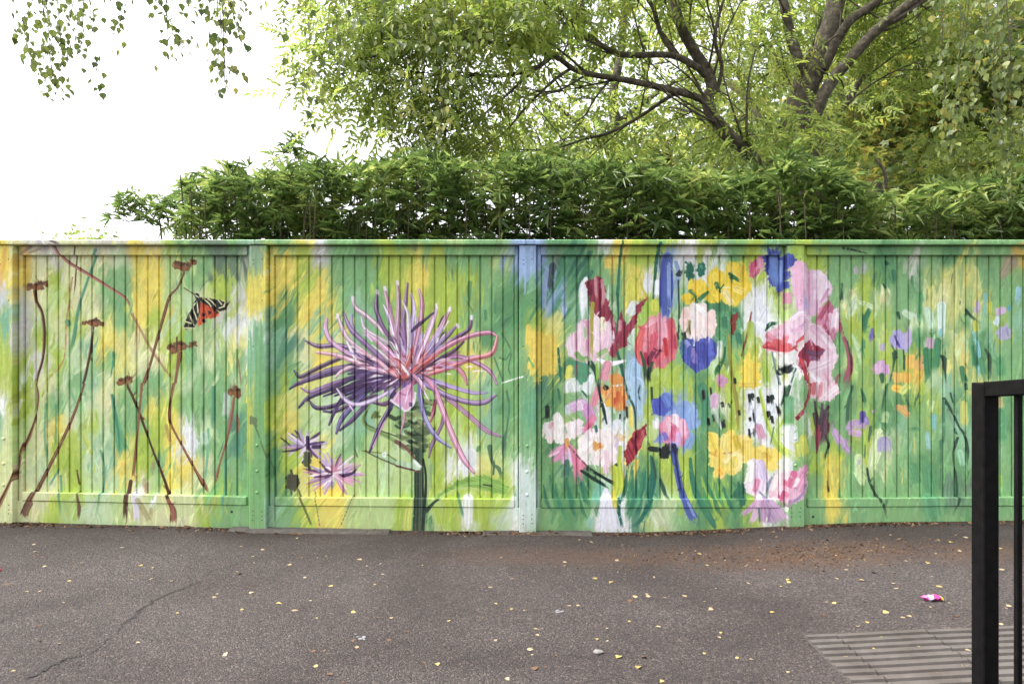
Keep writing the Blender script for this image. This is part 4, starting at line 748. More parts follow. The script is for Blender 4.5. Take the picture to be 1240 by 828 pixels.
for P, w, c in (([(292, 80), (320, 130), (350, 185), (375, 240), (405, 285), (422, 370), (418, 450)], [14, 16, 14, 12, 16, 16, 10], (56, 84, 66)), ([(365, 300), (342, 380), (345, 450), (358, 520), (358, 640), (325, 722)], [16, 14, 8, 12, 16, 9], (62, 88, 72)), ([(272, 320), (275, 380), (270, 460)], [24, 18, 22], (76, 130, 96)), ([(270, 470), (265, 600)], 8, (84, 130, 100)), ([(290, 90), (292, 290), (275, 330)], 10, (88, 140, 104)), ([(325, 50), (340, 110)], 12, (60, 88, 66)), ([(75, 60), (98, 125)], 12, (60, 96, 70)), ([(150, 50), (135, 90)], 7, (70, 100, 76)), ([(150, 60), (157, 120)], 7, (70, 100, 76)), ([(410, 0), (415, 35)], 20, (60, 100, 76)), ([(350, 250), (362, 280)], 10, (60, 90, 70)),
                ([(320, 490), (310, 600), (315, 700)], [20, 60, 50], (110, 146, 116)), ([(200, 470), (215, 600)], [60, 70], (92, 150, 104)), ([(120, 460), (150, 560)], 50, (100, 160, 108)), ([(200, 640), (220, 740)], 90, (100, 160, 112)), ([(235, 180), (230, 260)], 30, (130, 184, 180)), ([(200, 280), (210, 370)], 34, (150, 196, 180)), ([(380, 380), (400, 460)], 40, (150, 200, 160)), ([(400, 110), (400, 230)], 40, (206, 210, 116)), ([(600, 90), (605, 150)], 30, (200, 190, 130)), ([(610, 160), (610, 330)], 60, (96, 158, 108)), ([(60, 40), (100, 0)], 40, (206, 214, 120)), ([(40, 130), (100, 180)], 36, (218, 176, 108)), ([(230, 100), (215, 160)], 20, (190, 210, 150)), ([(100, 250), (160, 250)], 20, (90, 150, 100)), ([(125, 300), (125, 390)], 9, (206, 206, 120)), ([(600, 520), (600, 570)], 34, (150, 196, 100)), ([(55, 470), (58, 560)], 9, (206, 206, 110))): Q_.S(P, w, c, dry=.2)
# wet-in-wet: the brush drags neighbouring paint a little way along
def drag(n, x0, x1, L0, L1, w0, w1, o, lean):
    for i in range(n):
        x = PR.uniform(x0, x1); y = PR.uniform(300, 636)
        c = canvas[min(CH - 1, int((y - CY0) * SC)), int((x - CX0) * SC)] * (1 + PR.normal(0, .035))
        L = PR.uniform(L0, L1) * (1 if PR.random() < .5 else -1); t = math.radians(PR.normal(0, lean))
        stroke([(x, y), (x + math.sin(t) * L * .5 + PR.normal(0, .6), y + math.cos(t) * L * .5), (x + math.sin(t) * L, y + math.cos(t) * L)], [w0, PR.uniform(w0, w1), w0 * .6], np.clip(c, 0, 1).astype(np.float32), op=PR.uniform(.3, o), br=.08, dry=.6, n=2)
drag(2600, 636, 1062, 4, 11, 1.2, 3.4, .85, 28)
drag(900, 1000, 1240, 5, 14, 1.2, 3.4, .8, 20)
drag(700, 350, 610, 3, 8, .8, 2.0, .7, 60)
drag(900, 0, 340, 4, 12, 1.0, 2.6, .7, 25)
# weathering of the paint: grime near the ground, faint vertical runs
rows_y = (np.arange(CH) + .5) / SC + CY0
nz = PR.uniform(0, 1, (CH // 6 + 2, CW // 6 + 2)).astype(np.float32)
nz = np.repeat(np.repeat(nz, 6, 0), 6, 1)[:CH, :CW]
for _ in range(2):
    nz = (nz + np.roll(nz, 3, 0) + np.roll(nz, -3, 0) + np.roll(nz, 3, 1) + np.roll(nz, -3, 1)) / 5
fine = PR.normal(0, 1, (CH, CW)).astype(np.float32)
grime = np.clip((rows_y - 596) / 45, 0, 1)[:, None] * np.clip((nz - .35) * 2.5, 0, 1) * .22 + np.clip((rows_y - 627) / 12, 0, 1)[:, None] * np.clip(fine * .5 - .1, 0, 1) * .45
canvas = canvas * (1 - grime[..., None]) + rgb((122, 116, 88)) * grime[..., None]
canvas *= (1 + (nz - .5) * .10 + fine * .012)[..., None]
lum = canvas @ np.array([.3, .59, .11], np.float32)
canvas = np.clip(canvas * .92 + lum[..., None] * .08, 0, 1)

mural_img = bpy.data.images.new('mural_paint', CW, CH, alpha=False)
buf = np.ones((CH, CW, 4), np.float32); buf[..., :3] = canvas[::-1]
mural_img.pixels.foreach_set(buf.ravel()); mural_img.update(); mural_img.pack()
del buf

def make_mural_mat():
    m, nt, b = new_mat('mural_paint')
    p = wpos(nt)
    sx = nt.nodes.new('ShaderNodeSeparateXYZ'); nt.links.new(p, sx.inputs[0])
    u = mathn(nt, 'MULTIPLY_ADD', sx.outputs[0], 172.0 / (CX1 - CX0), (620 - CX0) / (CX1 - CX0))
    v = mathn(nt, 'MULTIPLY_ADD', sx.outputs[2], 172.0 / (CY1 - CY0), (CY1 - 414 - EYE * 172.0) / (CY1 - CY0))
    cm = nt.nodes.new('ShaderNodeCombineXYZ'); nt.links.new(u, cm.inputs[0]); nt.links.new(v, cm.inputs[1])
    t = nt.nodes.new('ShaderNodeTexImage'); t.image = mural_img; t.extension = 'EXTEND'; t.interpolation = 'Linear'
    nt.links.new(cm.outputs[0], t.inputs[0])
    nt.links.new(t.outputs[0], b.inputs['Base Color'])
    b.inputs['Roughness'].default_value = .5; b.inputs['Specular IOR Level'].default_value = .3
    mp = nt.nodes.new('ShaderNodeMapping'); mp.inputs['Scale'].default_value = (1, 1, .06); nt.links.new(p, mp.inputs[0])
    g1 = noise(nt, 260, 4, .6, mp.outputs[0]); g2 = noise(nt, 90, 3, .5, p)
    bump(nt, mathn(nt, 'ADD', g1, g2), .22, .004, b)
    return m
MURAL = make_mural_mat()
# ------------------------------------------------------------------ ground
def make_asphalt():
    m, nt, b = new_mat('asphalt')
    p = wpos(nt)
    big = noise(nt, .8, 5, .6, p, .6); mid = noise(nt, 4.5, 5, .65, p); fine = noise(nt, 130, 3, .7, p)
    vo = nt.nodes.new('ShaderNodeTexVoronoi'); vo.inputs['Scale'].default_value = 150; nt.links.new(p, vo.inputs['Vector'])
    vr = nt.nodes.new('ShaderNodeSeparateColor'); nt.links.new(vo.outputs['Color'], vr.inputs[0])
    base = ramp(nt, big, [(.36, (.042, .0338, .0325)), (.5, (.063, .0525, .0508)), (.64, (.080, .0685, .0665))])
    base = mixc(nt, mathn(nt, 'MULTIPLY', mid, .45), base, (.035, .0275, .0258))
    # stones of many greys in the binder
    st = ramp(nt, vr.outputs[0], [(.0, (.42, .41, .42)), (.4, (.86, .85, .85)), (.8, (1.18, 1.16, 1.14)), (.94, (1.6, 1.54, 1.48)), (.99, (2.5, 2.35, 2.2))])
    c = mixc(nt, 1.0, base, st, 'MULTIPLY')
    c = mixc(nt, mathn(nt, 'MULTIPLY', ramp(nt, fine, [(.35, (1, 1, 1)), (.55, (0, 0, 0))]), .34), c, (.020, .018, .018))
    # rusty stain of rotted leaves, and a band of dirt at the foot of the fence
    sx = nt.nodes.new('ShaderNodeSeparateXYZ'); nt.links.new(p, sx.inputs[0])
    def blob(cx, cy, rx, ry):
        a = mathn(nt, 'DIVIDE', mathn(nt, 'SUBTRACT', sx.outputs[0], cx), rx); d = mathn(nt, 'DIVIDE', mathn(nt, 'SUBTRACT', sx.outputs[1], cy), ry)
        q = mathn(nt, 'ADD', mathn(nt, 'MULTIPLY', a, a), mathn(nt, 'MULTIPLY', d, d))
        return mathn(nt, 'SUBTRACT', 1.0, q, clamp=True)
    nz_ = noise(nt, 9, 5, .7, p)
    stain = mathn(nt, 'MAXIMUM', mathn(nt, 'MAXIMUM', blob(1.75, 4.28, .95, .34), mathn(nt, 'MULTIPLY', blob(.6, 4.35, 1.3, .25), .7)), mathn(nt, 'MULTIPLY', blob(2.75, 4.2, .6, .3), .6))
    stain = mathn(nt, 'MULTIPLY', stain, ramp(nt, nz_, [(.32, (0, 0, 0)), (.62, (1, 1, 1))]))
    c = mixc(nt, mathn(nt, 'MULTIPLY', stain, .95), c, (.090, .050, .030))
    foot = mathn(nt, 'MULTIPLY', mathn(nt, 'SUBTRACT', 1.0, mathn(nt, 'DIVIDE', mathn(nt, 'ABSOLUTE', mathn(nt, 'SUBTRACT', sx.outputs[1], 4.9)), .45), clamp=True), ramp(nt, nz_, [(.3, (.2, .2, .2)), (.7, (1, 1, 1))]))
    c = mixc(nt, mathn(nt, 'MULTIPLY', foot, .6), c, (.05, .034, .027))
    nt.links.new(c, b.inputs['Base Color'])
    b.inputs['Roughness'].default_value = .88; b.inputs['Specular IOR Level'].default_value = .3
    h = mathn(nt, 'ADD', mathn(nt, 'MULTIPLY', vo.outputs['Distance'], -.8), mathn(nt, 'MULTIPLY', fine, .9))
    bump(nt, h, 1.0, .007, b)
    return m
ASPHALT = make_asphalt()

def axis(fine0, fine1, step, far):
    a = list(np.arange(fine0, fine1 + 1e-6, step)); d = step
    lo, hi = a[0], a[-1]; L, Hh = [], []
    while hi < far:
        d *= 1.35; lo -= d; hi += d; L.append(lo); Hh.append(hi)
    return np.array(L[::-1] + a + Hh)
gxs = axis(-4.5, 4.8, .1, 400); gys = axis(2.0, 5.4, .08, 400)
GZ = np.array([gz(x) for x in gxs])
XX, YY = np.meshgrid(gxs, gys, indexing='ij')
near = np.exp(-((YY - 3.8) / 2.5) ** 2) * np.exp(-(XX / 5) ** 2)
ZZ = GZ[:, None] + near * (.004 * np.sin(XX * 2.3 + YY * 1.7) + .003 * np.sin(YY * 4.1 - XX * 1.2) + .003 * np.sin(XX * 5.1 + .6))
# soil level drops behind the fence
ZZ = np.where(YY > 5.02, ZZ - .03, ZZ)
V = np.stack([XX, YY, ZZ], -1).reshape(-1, 3)
nx, ny = len(gxs), len(gys)
ii, jj = np.meshgrid(np.arange(nx - 1), np.arange(ny - 1), indexing='ij')
F = np.stack([ii * ny + jj, (ii + 1) * ny + jj, (ii + 1) * ny + jj + 1, ii * ny + jj + 1], -1).reshape(-1, 4)
ground = link('ground', np_mesh('ground', V, F, ASPHALT, True)); tag(ground, kind='structure')
def gh(x, y):
    i = min(max(int(np.searchsorted(gxs, x)) - 1, 0), nx - 2); j = min(max(int(np.searchsorted(gys, y)) - 1, 0), ny - 2)
    u = (x - gxs[i]) / (gxs[i + 1] - gxs[i]); v = (y - gys[j]) / (gys[j + 1] - gys[j])
    return float((ZZ[i, j] * (1 - u) + ZZ[i + 1, j] * u) * (1 - v) + (ZZ[i, j + 1] * (1 - u) + ZZ[i + 1, j + 1] * u) * v)

# cracks: ragged dark strips just above the asphalt, shade inside a split painted as colour
CRACK_SHADE = plain('crack_shade', (.018, .016, .015), .95, .4, 60)
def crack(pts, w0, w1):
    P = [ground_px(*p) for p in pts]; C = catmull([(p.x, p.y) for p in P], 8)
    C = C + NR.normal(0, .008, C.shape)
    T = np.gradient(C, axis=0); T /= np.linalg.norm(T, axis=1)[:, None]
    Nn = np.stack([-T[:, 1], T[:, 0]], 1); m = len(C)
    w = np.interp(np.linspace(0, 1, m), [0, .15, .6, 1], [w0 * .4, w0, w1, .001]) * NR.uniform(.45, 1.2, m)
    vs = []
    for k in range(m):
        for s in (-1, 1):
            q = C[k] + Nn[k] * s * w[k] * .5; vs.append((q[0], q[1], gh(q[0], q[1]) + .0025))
    return mesh('crack', vs, [(2 * k, 2 * k + 1, 2 * k + 3, 2 * k + 2) for k in range(m - 1)], CRACK_SHADE)
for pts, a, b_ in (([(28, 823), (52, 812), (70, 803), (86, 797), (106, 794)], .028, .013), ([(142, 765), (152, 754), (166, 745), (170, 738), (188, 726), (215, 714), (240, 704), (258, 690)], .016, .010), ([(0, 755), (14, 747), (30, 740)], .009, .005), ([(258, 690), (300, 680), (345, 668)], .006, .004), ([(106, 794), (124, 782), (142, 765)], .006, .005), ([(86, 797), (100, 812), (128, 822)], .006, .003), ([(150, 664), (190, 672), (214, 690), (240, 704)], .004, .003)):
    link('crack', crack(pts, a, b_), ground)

# ------------------------------------------------------------------ tactile paving
def make_slab_mat():
    m, nt, b = new_mat('worn_concrete')
    p = wpos(nt); n1 = noise(nt, 6, 5, .7, p); n2 = noise(nt, 160, 3, .7, p)
    c = ramp(nt, n1, [(.3, (.050, .041, .035)), (.5, (.084, .073, .066)), (.7, (.112, .10, .094))])
    c = mixc(nt, mathn(nt, 'MULTIPLY', n2, .55), c, (.055, .045, .038))
    nt.links.new(c, b.inputs['Base Color']); b.inputs['Roughness'].default_value = .9
    bump(nt, n2, .7, .003, b)
    return m
SLABM = make_slab_mat()
def slab_mesh(w, d=.395):
    """corduroy slab: a base with eight rounded bars running across it"""
    prof = []; nb = 7; pitch = d / nb
    y = 0.0
    for k in range(nb):
        c = (k + .5) * pitch
        prof += [(c - .0165, 0), (c - .0125, .010), (c + .0125, .010), (c + .0165, 0)]
    prof = [(0.0, 0)] + prof + [(d, 0)]
    vs, fs = [], []
    for (yy, zz) in prof:
        vs += [(-w / 2, yy - d / 2, zz), (w / 2, yy - d / 2, zz)]
    n = len(prof)
    for k in range(n - 1): fs.append((2 * k, 2 * k + 1, 2 * k + 3, 2 * k + 2))
    b0 = len(vs); vs += [(-w / 2, -d / 2, -.05), (w / 2, -d / 2, -.05), (w / 2, d / 2, -.05), (-w / 2, d / 2, -.05)]
    fs += [(b0, b0 + 1, 1, 0), (b0 + 2, b0 + 3, 2 * n - 2, 2 * n - 1), (b0 + 3, b0, 0, 2 * n - 2), (b0 + 1, b0 + 2, 2 * n - 1, 1), (b0 + 3, b0 + 2, b0 + 1, b0)]
    fs[-3] = tuple([b0 + 3, b0] + [2 * k for k in range(n)]); fs[-2] = tuple([b0 + 1, b0 + 2] + [2 * k + 1 for k in range(n - 1, -1, -1)])
    return mesh('paving_slab', vs, fs, SLABM)
pav = empty('tactile_paving', (1.9, 2.9, gz(1.9))); tag(pav, kind='structure')
s_full = slab_mesh(.391, .391); s_cut = slab_mesh(.131, .391)
for r in range(3):
    y = 3.13 - .2 - r * .4
    for cidx, xc in enumerate((1.362, 1.63, 2.03, 2.43)):
        x = xc + .0
        if r == 0 or True:
            o = link('paving_slab', s_cut if cidx == 0 else s_full, pav, (x, y, gh(x, y) + .005 + R.uniform(0, .003)))
            o.rotation_euler = (0, -math.atan((gz(x + .15) - gz(x - .15)) / .3) , 0)

# ------------------------------------------------------------------ the painted fence
FB = (0, FY, 0)
fence = empty('painted_fence', FB)
tag(fence, 'green boarded fence with a flower mural painted right across its bays', 'fence')
YP = FY - .07
post_px = [-302, 5, 312, 639, 964, 1292, 1612]
post_x = [(p - 620) * YP / FPX for p in post_px]
PWH = .0585
cap_z = (2.004, 2.036)
ledge = [(.29, .285), (.283, .250), (.247, .233), (.233, .233), (.236, .248), (.25, .26)]   # top edge of the skirting rail, left and right end of each bay
PITCH = .0773
def plank_mesh(w, z0, z1):
    h = w / 2 - .0002
    prof = [(-h, .026), (-h, .014), (-h + .0032, .0135), (-h + .0052, .004), (-h + .0075, 0), (h - .0075, 0), (h - .0052, .004), (h - .0032, .0135), (h, .014), (h, .026)]
    n = len(prof)
    vs = [(x, y, z0) for x, y in prof] + [(x, y, z1) for x, y in prof]
    fs = [(k, k + 1, n + k + 1, n + k) for k in range(n - 1)] + [(n - 1, 0, n, 2 * n - 1), tuple(range(n - 1, -1, -1)), tuple(range(n, 2 * n))]
    return mesh('plank', vs, fs, MURAL)
STEEL_PAINT = MURAL
def dome_mesh(r):
    vs = [(0, -r * .62, 0)]; fs = []
    for k, (rr, yy) in enumerate(((.55, -.5), (.9, -.22), (1, .1))):
        for j in range(8):
            a = j * math.pi / 4; vs.append((rr * r * math.cos(a), yy * r, rr * r * math.sin(a)))
    for j in range(8): fs.append((0, 1 + (j + 1) % 8, 1 + j))
    for k in range(2):
        for j in range(8): fs.append((1 + k * 8 + j, 1 + k * 8 + (j + 1) % 8, 9 + k * 8 + (j + 1) % 8, 9 + k * 8 + j))
    return mesh('bolt_head', vs, fs, MURAL, True)
BOLT = dome_mesh(.0125)
SCREWM = plain('dark_screw', (.03, .035, .03), .7)
def screw_mesh():
    vs = [(math.cos(k * math.pi / 3) * .0042, -.0008, math.sin(k * math.pi / 3) * .0042) for k in range(6)] + [(math.cos(k * math.pi / 3) * .0042, .004, math.sin(k * math.pi / 3) * .0042) for k in range(6)]
    return mesh('screw', vs, [tuple(range(5, -1, -1))] + [(k, (k + 1) % 6, 6 + (k + 1) % 6, 6 + k) for k in range(6)], SCREWM)
SCREW = screw_mesh()
for i, x in enumerate(post_x):
    zg = gz(x)
    bm = bmesh.new()
    for part_ in (box_mesh('post', -PWH, PWH, 0, .075, -.06, 2.003 - zg, MURAL, .005), box_mesh('post', -PWH - .016, PWH + .016, .0752, .14, -.06, 2.0025 - zg, MURAL, .002)):
        bm.from_mesh(part_); bpy.data.meshes.remove(part_)
    me = bpy.data.meshes.new('post'); bm.to_mesh(me); bm.free(); me.materials.append(MURAL)
    po = link('post', me, fence, (x, YP, zg))
    zb = zg + .015
    if 1 <= i <= 5:
        ys = {1: (531, 561, 587), 2: (539, 570, 596), 3: (540, 571, 599), 4: (531, 563, 589), 5: (531, 563, 589)}[i]
        for yv in ys:
            link('bolt', BOLT, po, (x - .004, YP + .001, EYE - (yv - 414) * YP / FPX))
        for dx, dz in ((-.03, 1.90), (.03, 1.905), (-.028, 1.87), (.032, 1.62), (-.03, 1.3)):
            link('screw', SCREW, po, (x + dx, YP, dz))
        for dx in (-.032, .03):
            for dz in (.055, .085, .115): link('screw', SCREW, po, (x + dx + R.uniform(-.003, .003), YP, zb + dz + R.uniform(-.004, .004)))
for i in range(len(post_x) - 1):
    xl, xr = post_x[i] + PWH, post_x[i + 1] - PWH
    zl_, zr_ = ledge[i]
    # edge battens against both posts
    for xa, xb in ((xl + .010, xl + .036), (xr - .032, xr - .009)):
        g0 = gz((xa + xb) / 2)
        link('batten', box_mesh('batten', xa, xb, -.022, .02, g0 - .03, 2.002, MURAL, .003), fence, (0, FY, 0))
    a, b_ = xl + .036, xr - .032
    n = max(1, round((b_ - a) / (PITCH if i == 1 else .0822))); w = (b_ - a) / n
    zb = min(zl_, zr_) - .06
    pm = plank_mesh(w, zb, 1.99)
    for k in range(n):
        link('plank', pm, fence, (a + (k + .5) * w, FY + R.uniform(-.0012, .0012), 0))
    # board under the cap
    link('top_board', box_mesh('top_board', a - .004, b_ + .004, -.034, .0, 1.938, 2.001, MURAL, .004), fence, (0, FY, 0))
    # skirting rail and gravel board
    link('skirting_rail', box_mesh('skirting_rail', a + .002, b_ - .002, -.034, .004, 0, 0, MURAL, .004, dict(z0l=zl_ - .06, z0r=zr_ - .06, z1l=zl_, z1r=zr_)), fence, (0, FY, 0))
    link('gravel_board', box_mesh('gravel_board', xl - .001, xr + .001, -.028, .014, 0, 0, MURAL, .003, dict(z0l=gz(xl) - .03, z0r=gz(xr) - .03, z1l=zl_ - .064, z1r=zr_ - .064)), fence, (0, FY + .0005, 0))
# cap boards, butted over the posts
cap_cut = [post_x[0] - .06] + [x - .012 for x in post_x[1:-1]] + [post_x[-1] + .06]
for i in range(len(cap_cut) - 1):
    dz = R.uniform(-.0015, .0015)
    link('cap_rail', box_mesh('cap_rail', cap_cut[i] + .0008, cap_cut[i + 1] - .0008, -.092, .085, cap_z[0] + dz, cap_z[1] + dz, MURAL, .004), fence, (0, FY, 0))
# dark discs on the gravel board, painted shade in place of open holes
for hx, hy in ((281, 619), (984, 625)):
    h = link('hole_shade_disc', SCREW, fence, ((hx - 620) * 4.92 / FPX, FY - .0285, EYE - (hy - 414) * 4.92 / FPX)); h.scale = (2.4, 1, 2.2)

# concrete edging showing at the foot of the middle bays
CONC = plain('old_concrete', (.075, .066, .058), .9, .35, 25, bmp=.6)
def edging(x0, x1, name):
    xs = np.linspace(x0, x1, 14); vs = []
    for x in xs:
        g = gz(x)
        for y, z in ((4.80, -.012), (4.81, .008), (4.865, .012), (4.915, .012)): vs.append((x, y + R.uniform(-.006, .006), g + z + R.uniform(-.002, .002)))
    fs = [(k * 4 + j, (k + 1) * 4 + j, (k + 1) * 4 + j + 1, k * 4 + j + 1) for k in range(13) for j in range(3)]
    o = link(name, mesh(name, vs, fs, CONC, True)); tag(o, kind='structure')
edging(-1.95, -.85, 'concrete_edging'); edging(-.2, .55, 'concrete_edging')

# ------------------------------------------------------------------ guard rail in the foreground
BLK_P, nt, b = new_mat('black_gloss_paint')
p = wpos(nt); n1 = noise(nt, 35, 4, .6, p); n2 = noise(nt, 400, 2, .6, p)
c = ramp(nt, n1, [(.35, (.003, .003, .0033)), (.65, (.0065, .006, .0065))])
c = mixc(nt, ramp(nt, n2, [(.70, (0, 0, 0)), (.76, (1, 1, 1))]), c, (.05, .045, .04))
nt.links.new(c, b.inputs['Base Color']); b.inputs['Roughness'].default_value = .5; b.inputs['Specular IOR Level'].default_value = .1
bump(nt, n1, .15, .002, b)
RX, RY = 1.449, 2.15
slope = .118
gr = empty('guard_rail', (RX, RY, gz(RX)))
tag(gr, 'black steel guard rail with square bars beside the ribbed paving', 'railing')
top = EYE - (463 - 414) * RY / FPX
yaw = math.radians(4)
zr0 = gz(RX)
po = link('post', box_mesh('post', -.025, .025, -.027, .027, 0, top - zr0 - .001, BLK_P, .003), gr, (RX, RY, zr0)); po.rotation_euler = (0, 0, yaw)
def rail_box(name, L0, L1, w, h, zc0, zc1):
    """sloping bar along -Y"""
    vs = []
    for (y, zc) in ((-L0, zc0), (-L1, zc1)):
        vs += [(-w, y, zc - h), (w, y, zc - h), (w, y, zc + h), (-w, y, zc + h)]
    bm = bmesh.new(); bv = [bm.verts.new(v) for v in vs]
    for f in ((0, 1, 2, 3), (7, 6, 5, 4), (0, 4, 5, 1), (1, 5, 6, 2), (2, 6, 7, 3), (3, 7, 4, 0)): bm.faces.new([bv[i] for i in f])
    bmesh.ops.bevel(bm, geom=bm.edges[:], offset=.003, segments=1, affect='EDGES')
    bmesh.ops.recalc_face_normals(bm, faces=bm.faces[:])
    me = bpy.data.meshes.new(name); bm.to_mesh(me); bm.free(); me.materials.append(BLK_P); return me
LEN = 1.75
zt = top - .0225
tr_ = link('top_rail', rail_box('top_rail', .0275, LEN, .0245, .0225, zt + slope * .0275 - zr0, zt + slope * LEN - zr0), gr, (RX, RY, zr0)); tr_.rotation_euler = (0, 0, yaw)
br_ = link('bottom_rail', rail_box('bottom_rail', .0275, LEN, .0225, .0205, .13, .13 + slope * LEN), gr, (RX, RY, zr0)); br_.rotation_euler = (0, 0, yaw)
ca, sa = math.cos(yaw), math.sin(yaw)
def on_rail(d): return RX + sa * d, RY - ca * d
k = 0
d = .128
while d < LEN - .08:
    x, y = on_rail(d)
    zb = zr0 + .13 + slope * d + .012; zt_ = zt + slope * d - .014
    o = link('baluster', box_mesh('baluster', -.0078, .0078, -.0078, .0078, 0, zt_ - zb, BLK_P, .0015), gr, (x, y, zb)); o.rotation_euler = (0, 0, yaw)
    d += .115
x, y = on_rail(LEN + .027)
po2 = link('post', box_mesh('post', -.025, .025, -.027, .027, 0, top + slope * LEN - zr0, BLK_P, .003), gr, (x, y, zr0)); po2.rotation_euler = (0, 0, yaw)

for x_, y_ in ((RX, RY), (x, y)):
    link('base_plate', box_mesh('base_plate', -.06, .06, -.06, .06, -.01, .010, BLK_P, .002), gr, (x_, y_, zr0))
wl = link('weld', box_mesh('weld', -.0262, .0262, -.0022, .0022, -.0235, .0238, BLK_P, .0015), gr, (RX + sa * .0275, RY - ca * .0275, zt + slope * .0275)); wl.rotation_euler = (0, 0, yaw)
# ------------------------------------------------------------------ foliage tools
def frames(n, dirs=None, droop=0.0, spread=1.0):
    """n random orthonormal frames (columns: along, across, normal)"""
    a = NR.normal(0, 1, (n, 3)) if dirs is None else dirs + NR.normal(0, spread, (n, 3))
    a[:, 2] -= droop
    a /= np.linalg.norm(a, axis=1)[:, None] + 1e-9
    u = np.tile([0, 0, 1.0], (n, 1)) + NR.normal(0, .45, (n, 3))
    b = np.cross(u, a); b /= np.linalg.norm(b, axis=1)[:, None] + 1e-9
    c = np.cross(a, b)
    return np.stack([a, b, c], -1)

def scatter(tV, tF, pos, M, sc):
    """copies of a template at pos with frame M and scale sc"""
    tV = np.asarray(tV, np.float32); tF = np.asarray(tF, np.int32)
    n = len(pos)
    V = np.einsum('nij,kj->nki', M, tV) * np.asarray(sc).reshape(n, 1, 1) + np.asarray(pos)[:, None, :]
    F = tF[None] + (np.arange(n) * len(tV))[:, None, None]
    return V.reshape(-1, 3), F.reshape(-1, tF.shape[1])

# lance-shaped blade folded along its midrib
def blade(L, w, droop=.12, x0=(0, 0, 0), d=(1, 0), lift=0.0):
    dx, dy = d; px_, py_ = -dy, dx
    def q(t, s, z): return (x0[0] + dx * L * t + px_ * s, x0[1] + dy * L * t + py_ * s, x0[2] + z)
    return [q(0, 0, 0), q(.38, w / 2, w * .22 + lift * L * .4), q(1, 0, -droop * L + lift * L), q(.38, -w / 2, w * .22 + lift * L * .4)], [(0, 1, 2), (0, 2, 3)]
def comb(list_):
    V, F = [], []
    for v, f in list_:
        o = len(V); V += v; F += [tuple(i + o for i in t) for t in f]
    return V, F
# a spray of bamboo leaves
def bamboo_spray(k, seed):
    r = random.Random(seed); parts = []
    for i in range(k):
        a = math.radians(-75 + 150 * i / (k - 1) + r.uniform(-10, 10))
        L = r.uniform(.55, 1.2)
        parts.append(blade(L, L * .165, r.uniform(.1, .5), (r.uniform(0, .25), r.uniform(-.08, .08), 0), (math.cos(a), math.sin(a)), r.uniform(-.1, .35)))
    return comb(parts)
# a pinnate ash leaf: paired leaflets and one at the tip
def pinnate(seed):
    r = random.Random(seed); parts = []
    for i in range(4):
        t = .25 + .22 * i
        for s in (-1, 1):
            a = math.radians(s * r.uniform(45, 65)); L = r.uniform(.30, .42)
            parts.append(blade(L, L * .34, r.uniform(.1, .4), (t, 0, -.12 * t * t), (math.cos(a), math.sin(a)), 0))
    parts.append(blade(.4, .14, .3, (1.1, 0, -.15), (1, 0), 0))
    return comb(parts)
# broad toothed leaf (birch): seven-point outline, folded
def broad(w=.8):
    o = [(0, 0, 0), (.10, .30 * w, .03), (.30, .48 * w, .06), (.55, .38 * w, .05), (.8, .14 * w, .0), (1, 0, -.08), (.8, -.14 * w, .0), (.55, -.38 * w, .05), (.30, -.48 * w, .06), (.10, -.30 * w, .03)]
    F = [(0, k, k + 1) for k in range(1, 9)]
    return o, F
# lobed maple leaf, as five points
def lobed():
    V = [(0, 0, 0)]; 
    for a, L in ((-100, .45), (-75, .3), (-50, .75), (-22, .45), (0, 1), (22, .45), (50, .75), (75, .3), (100, .45)):
        V.append((math.cos(math.radians(a)) * L, math.sin(math.radians(a)) * L, -.1 * L * L))
    return V, [(0, k, k + 1) for k in range(1, 9)]

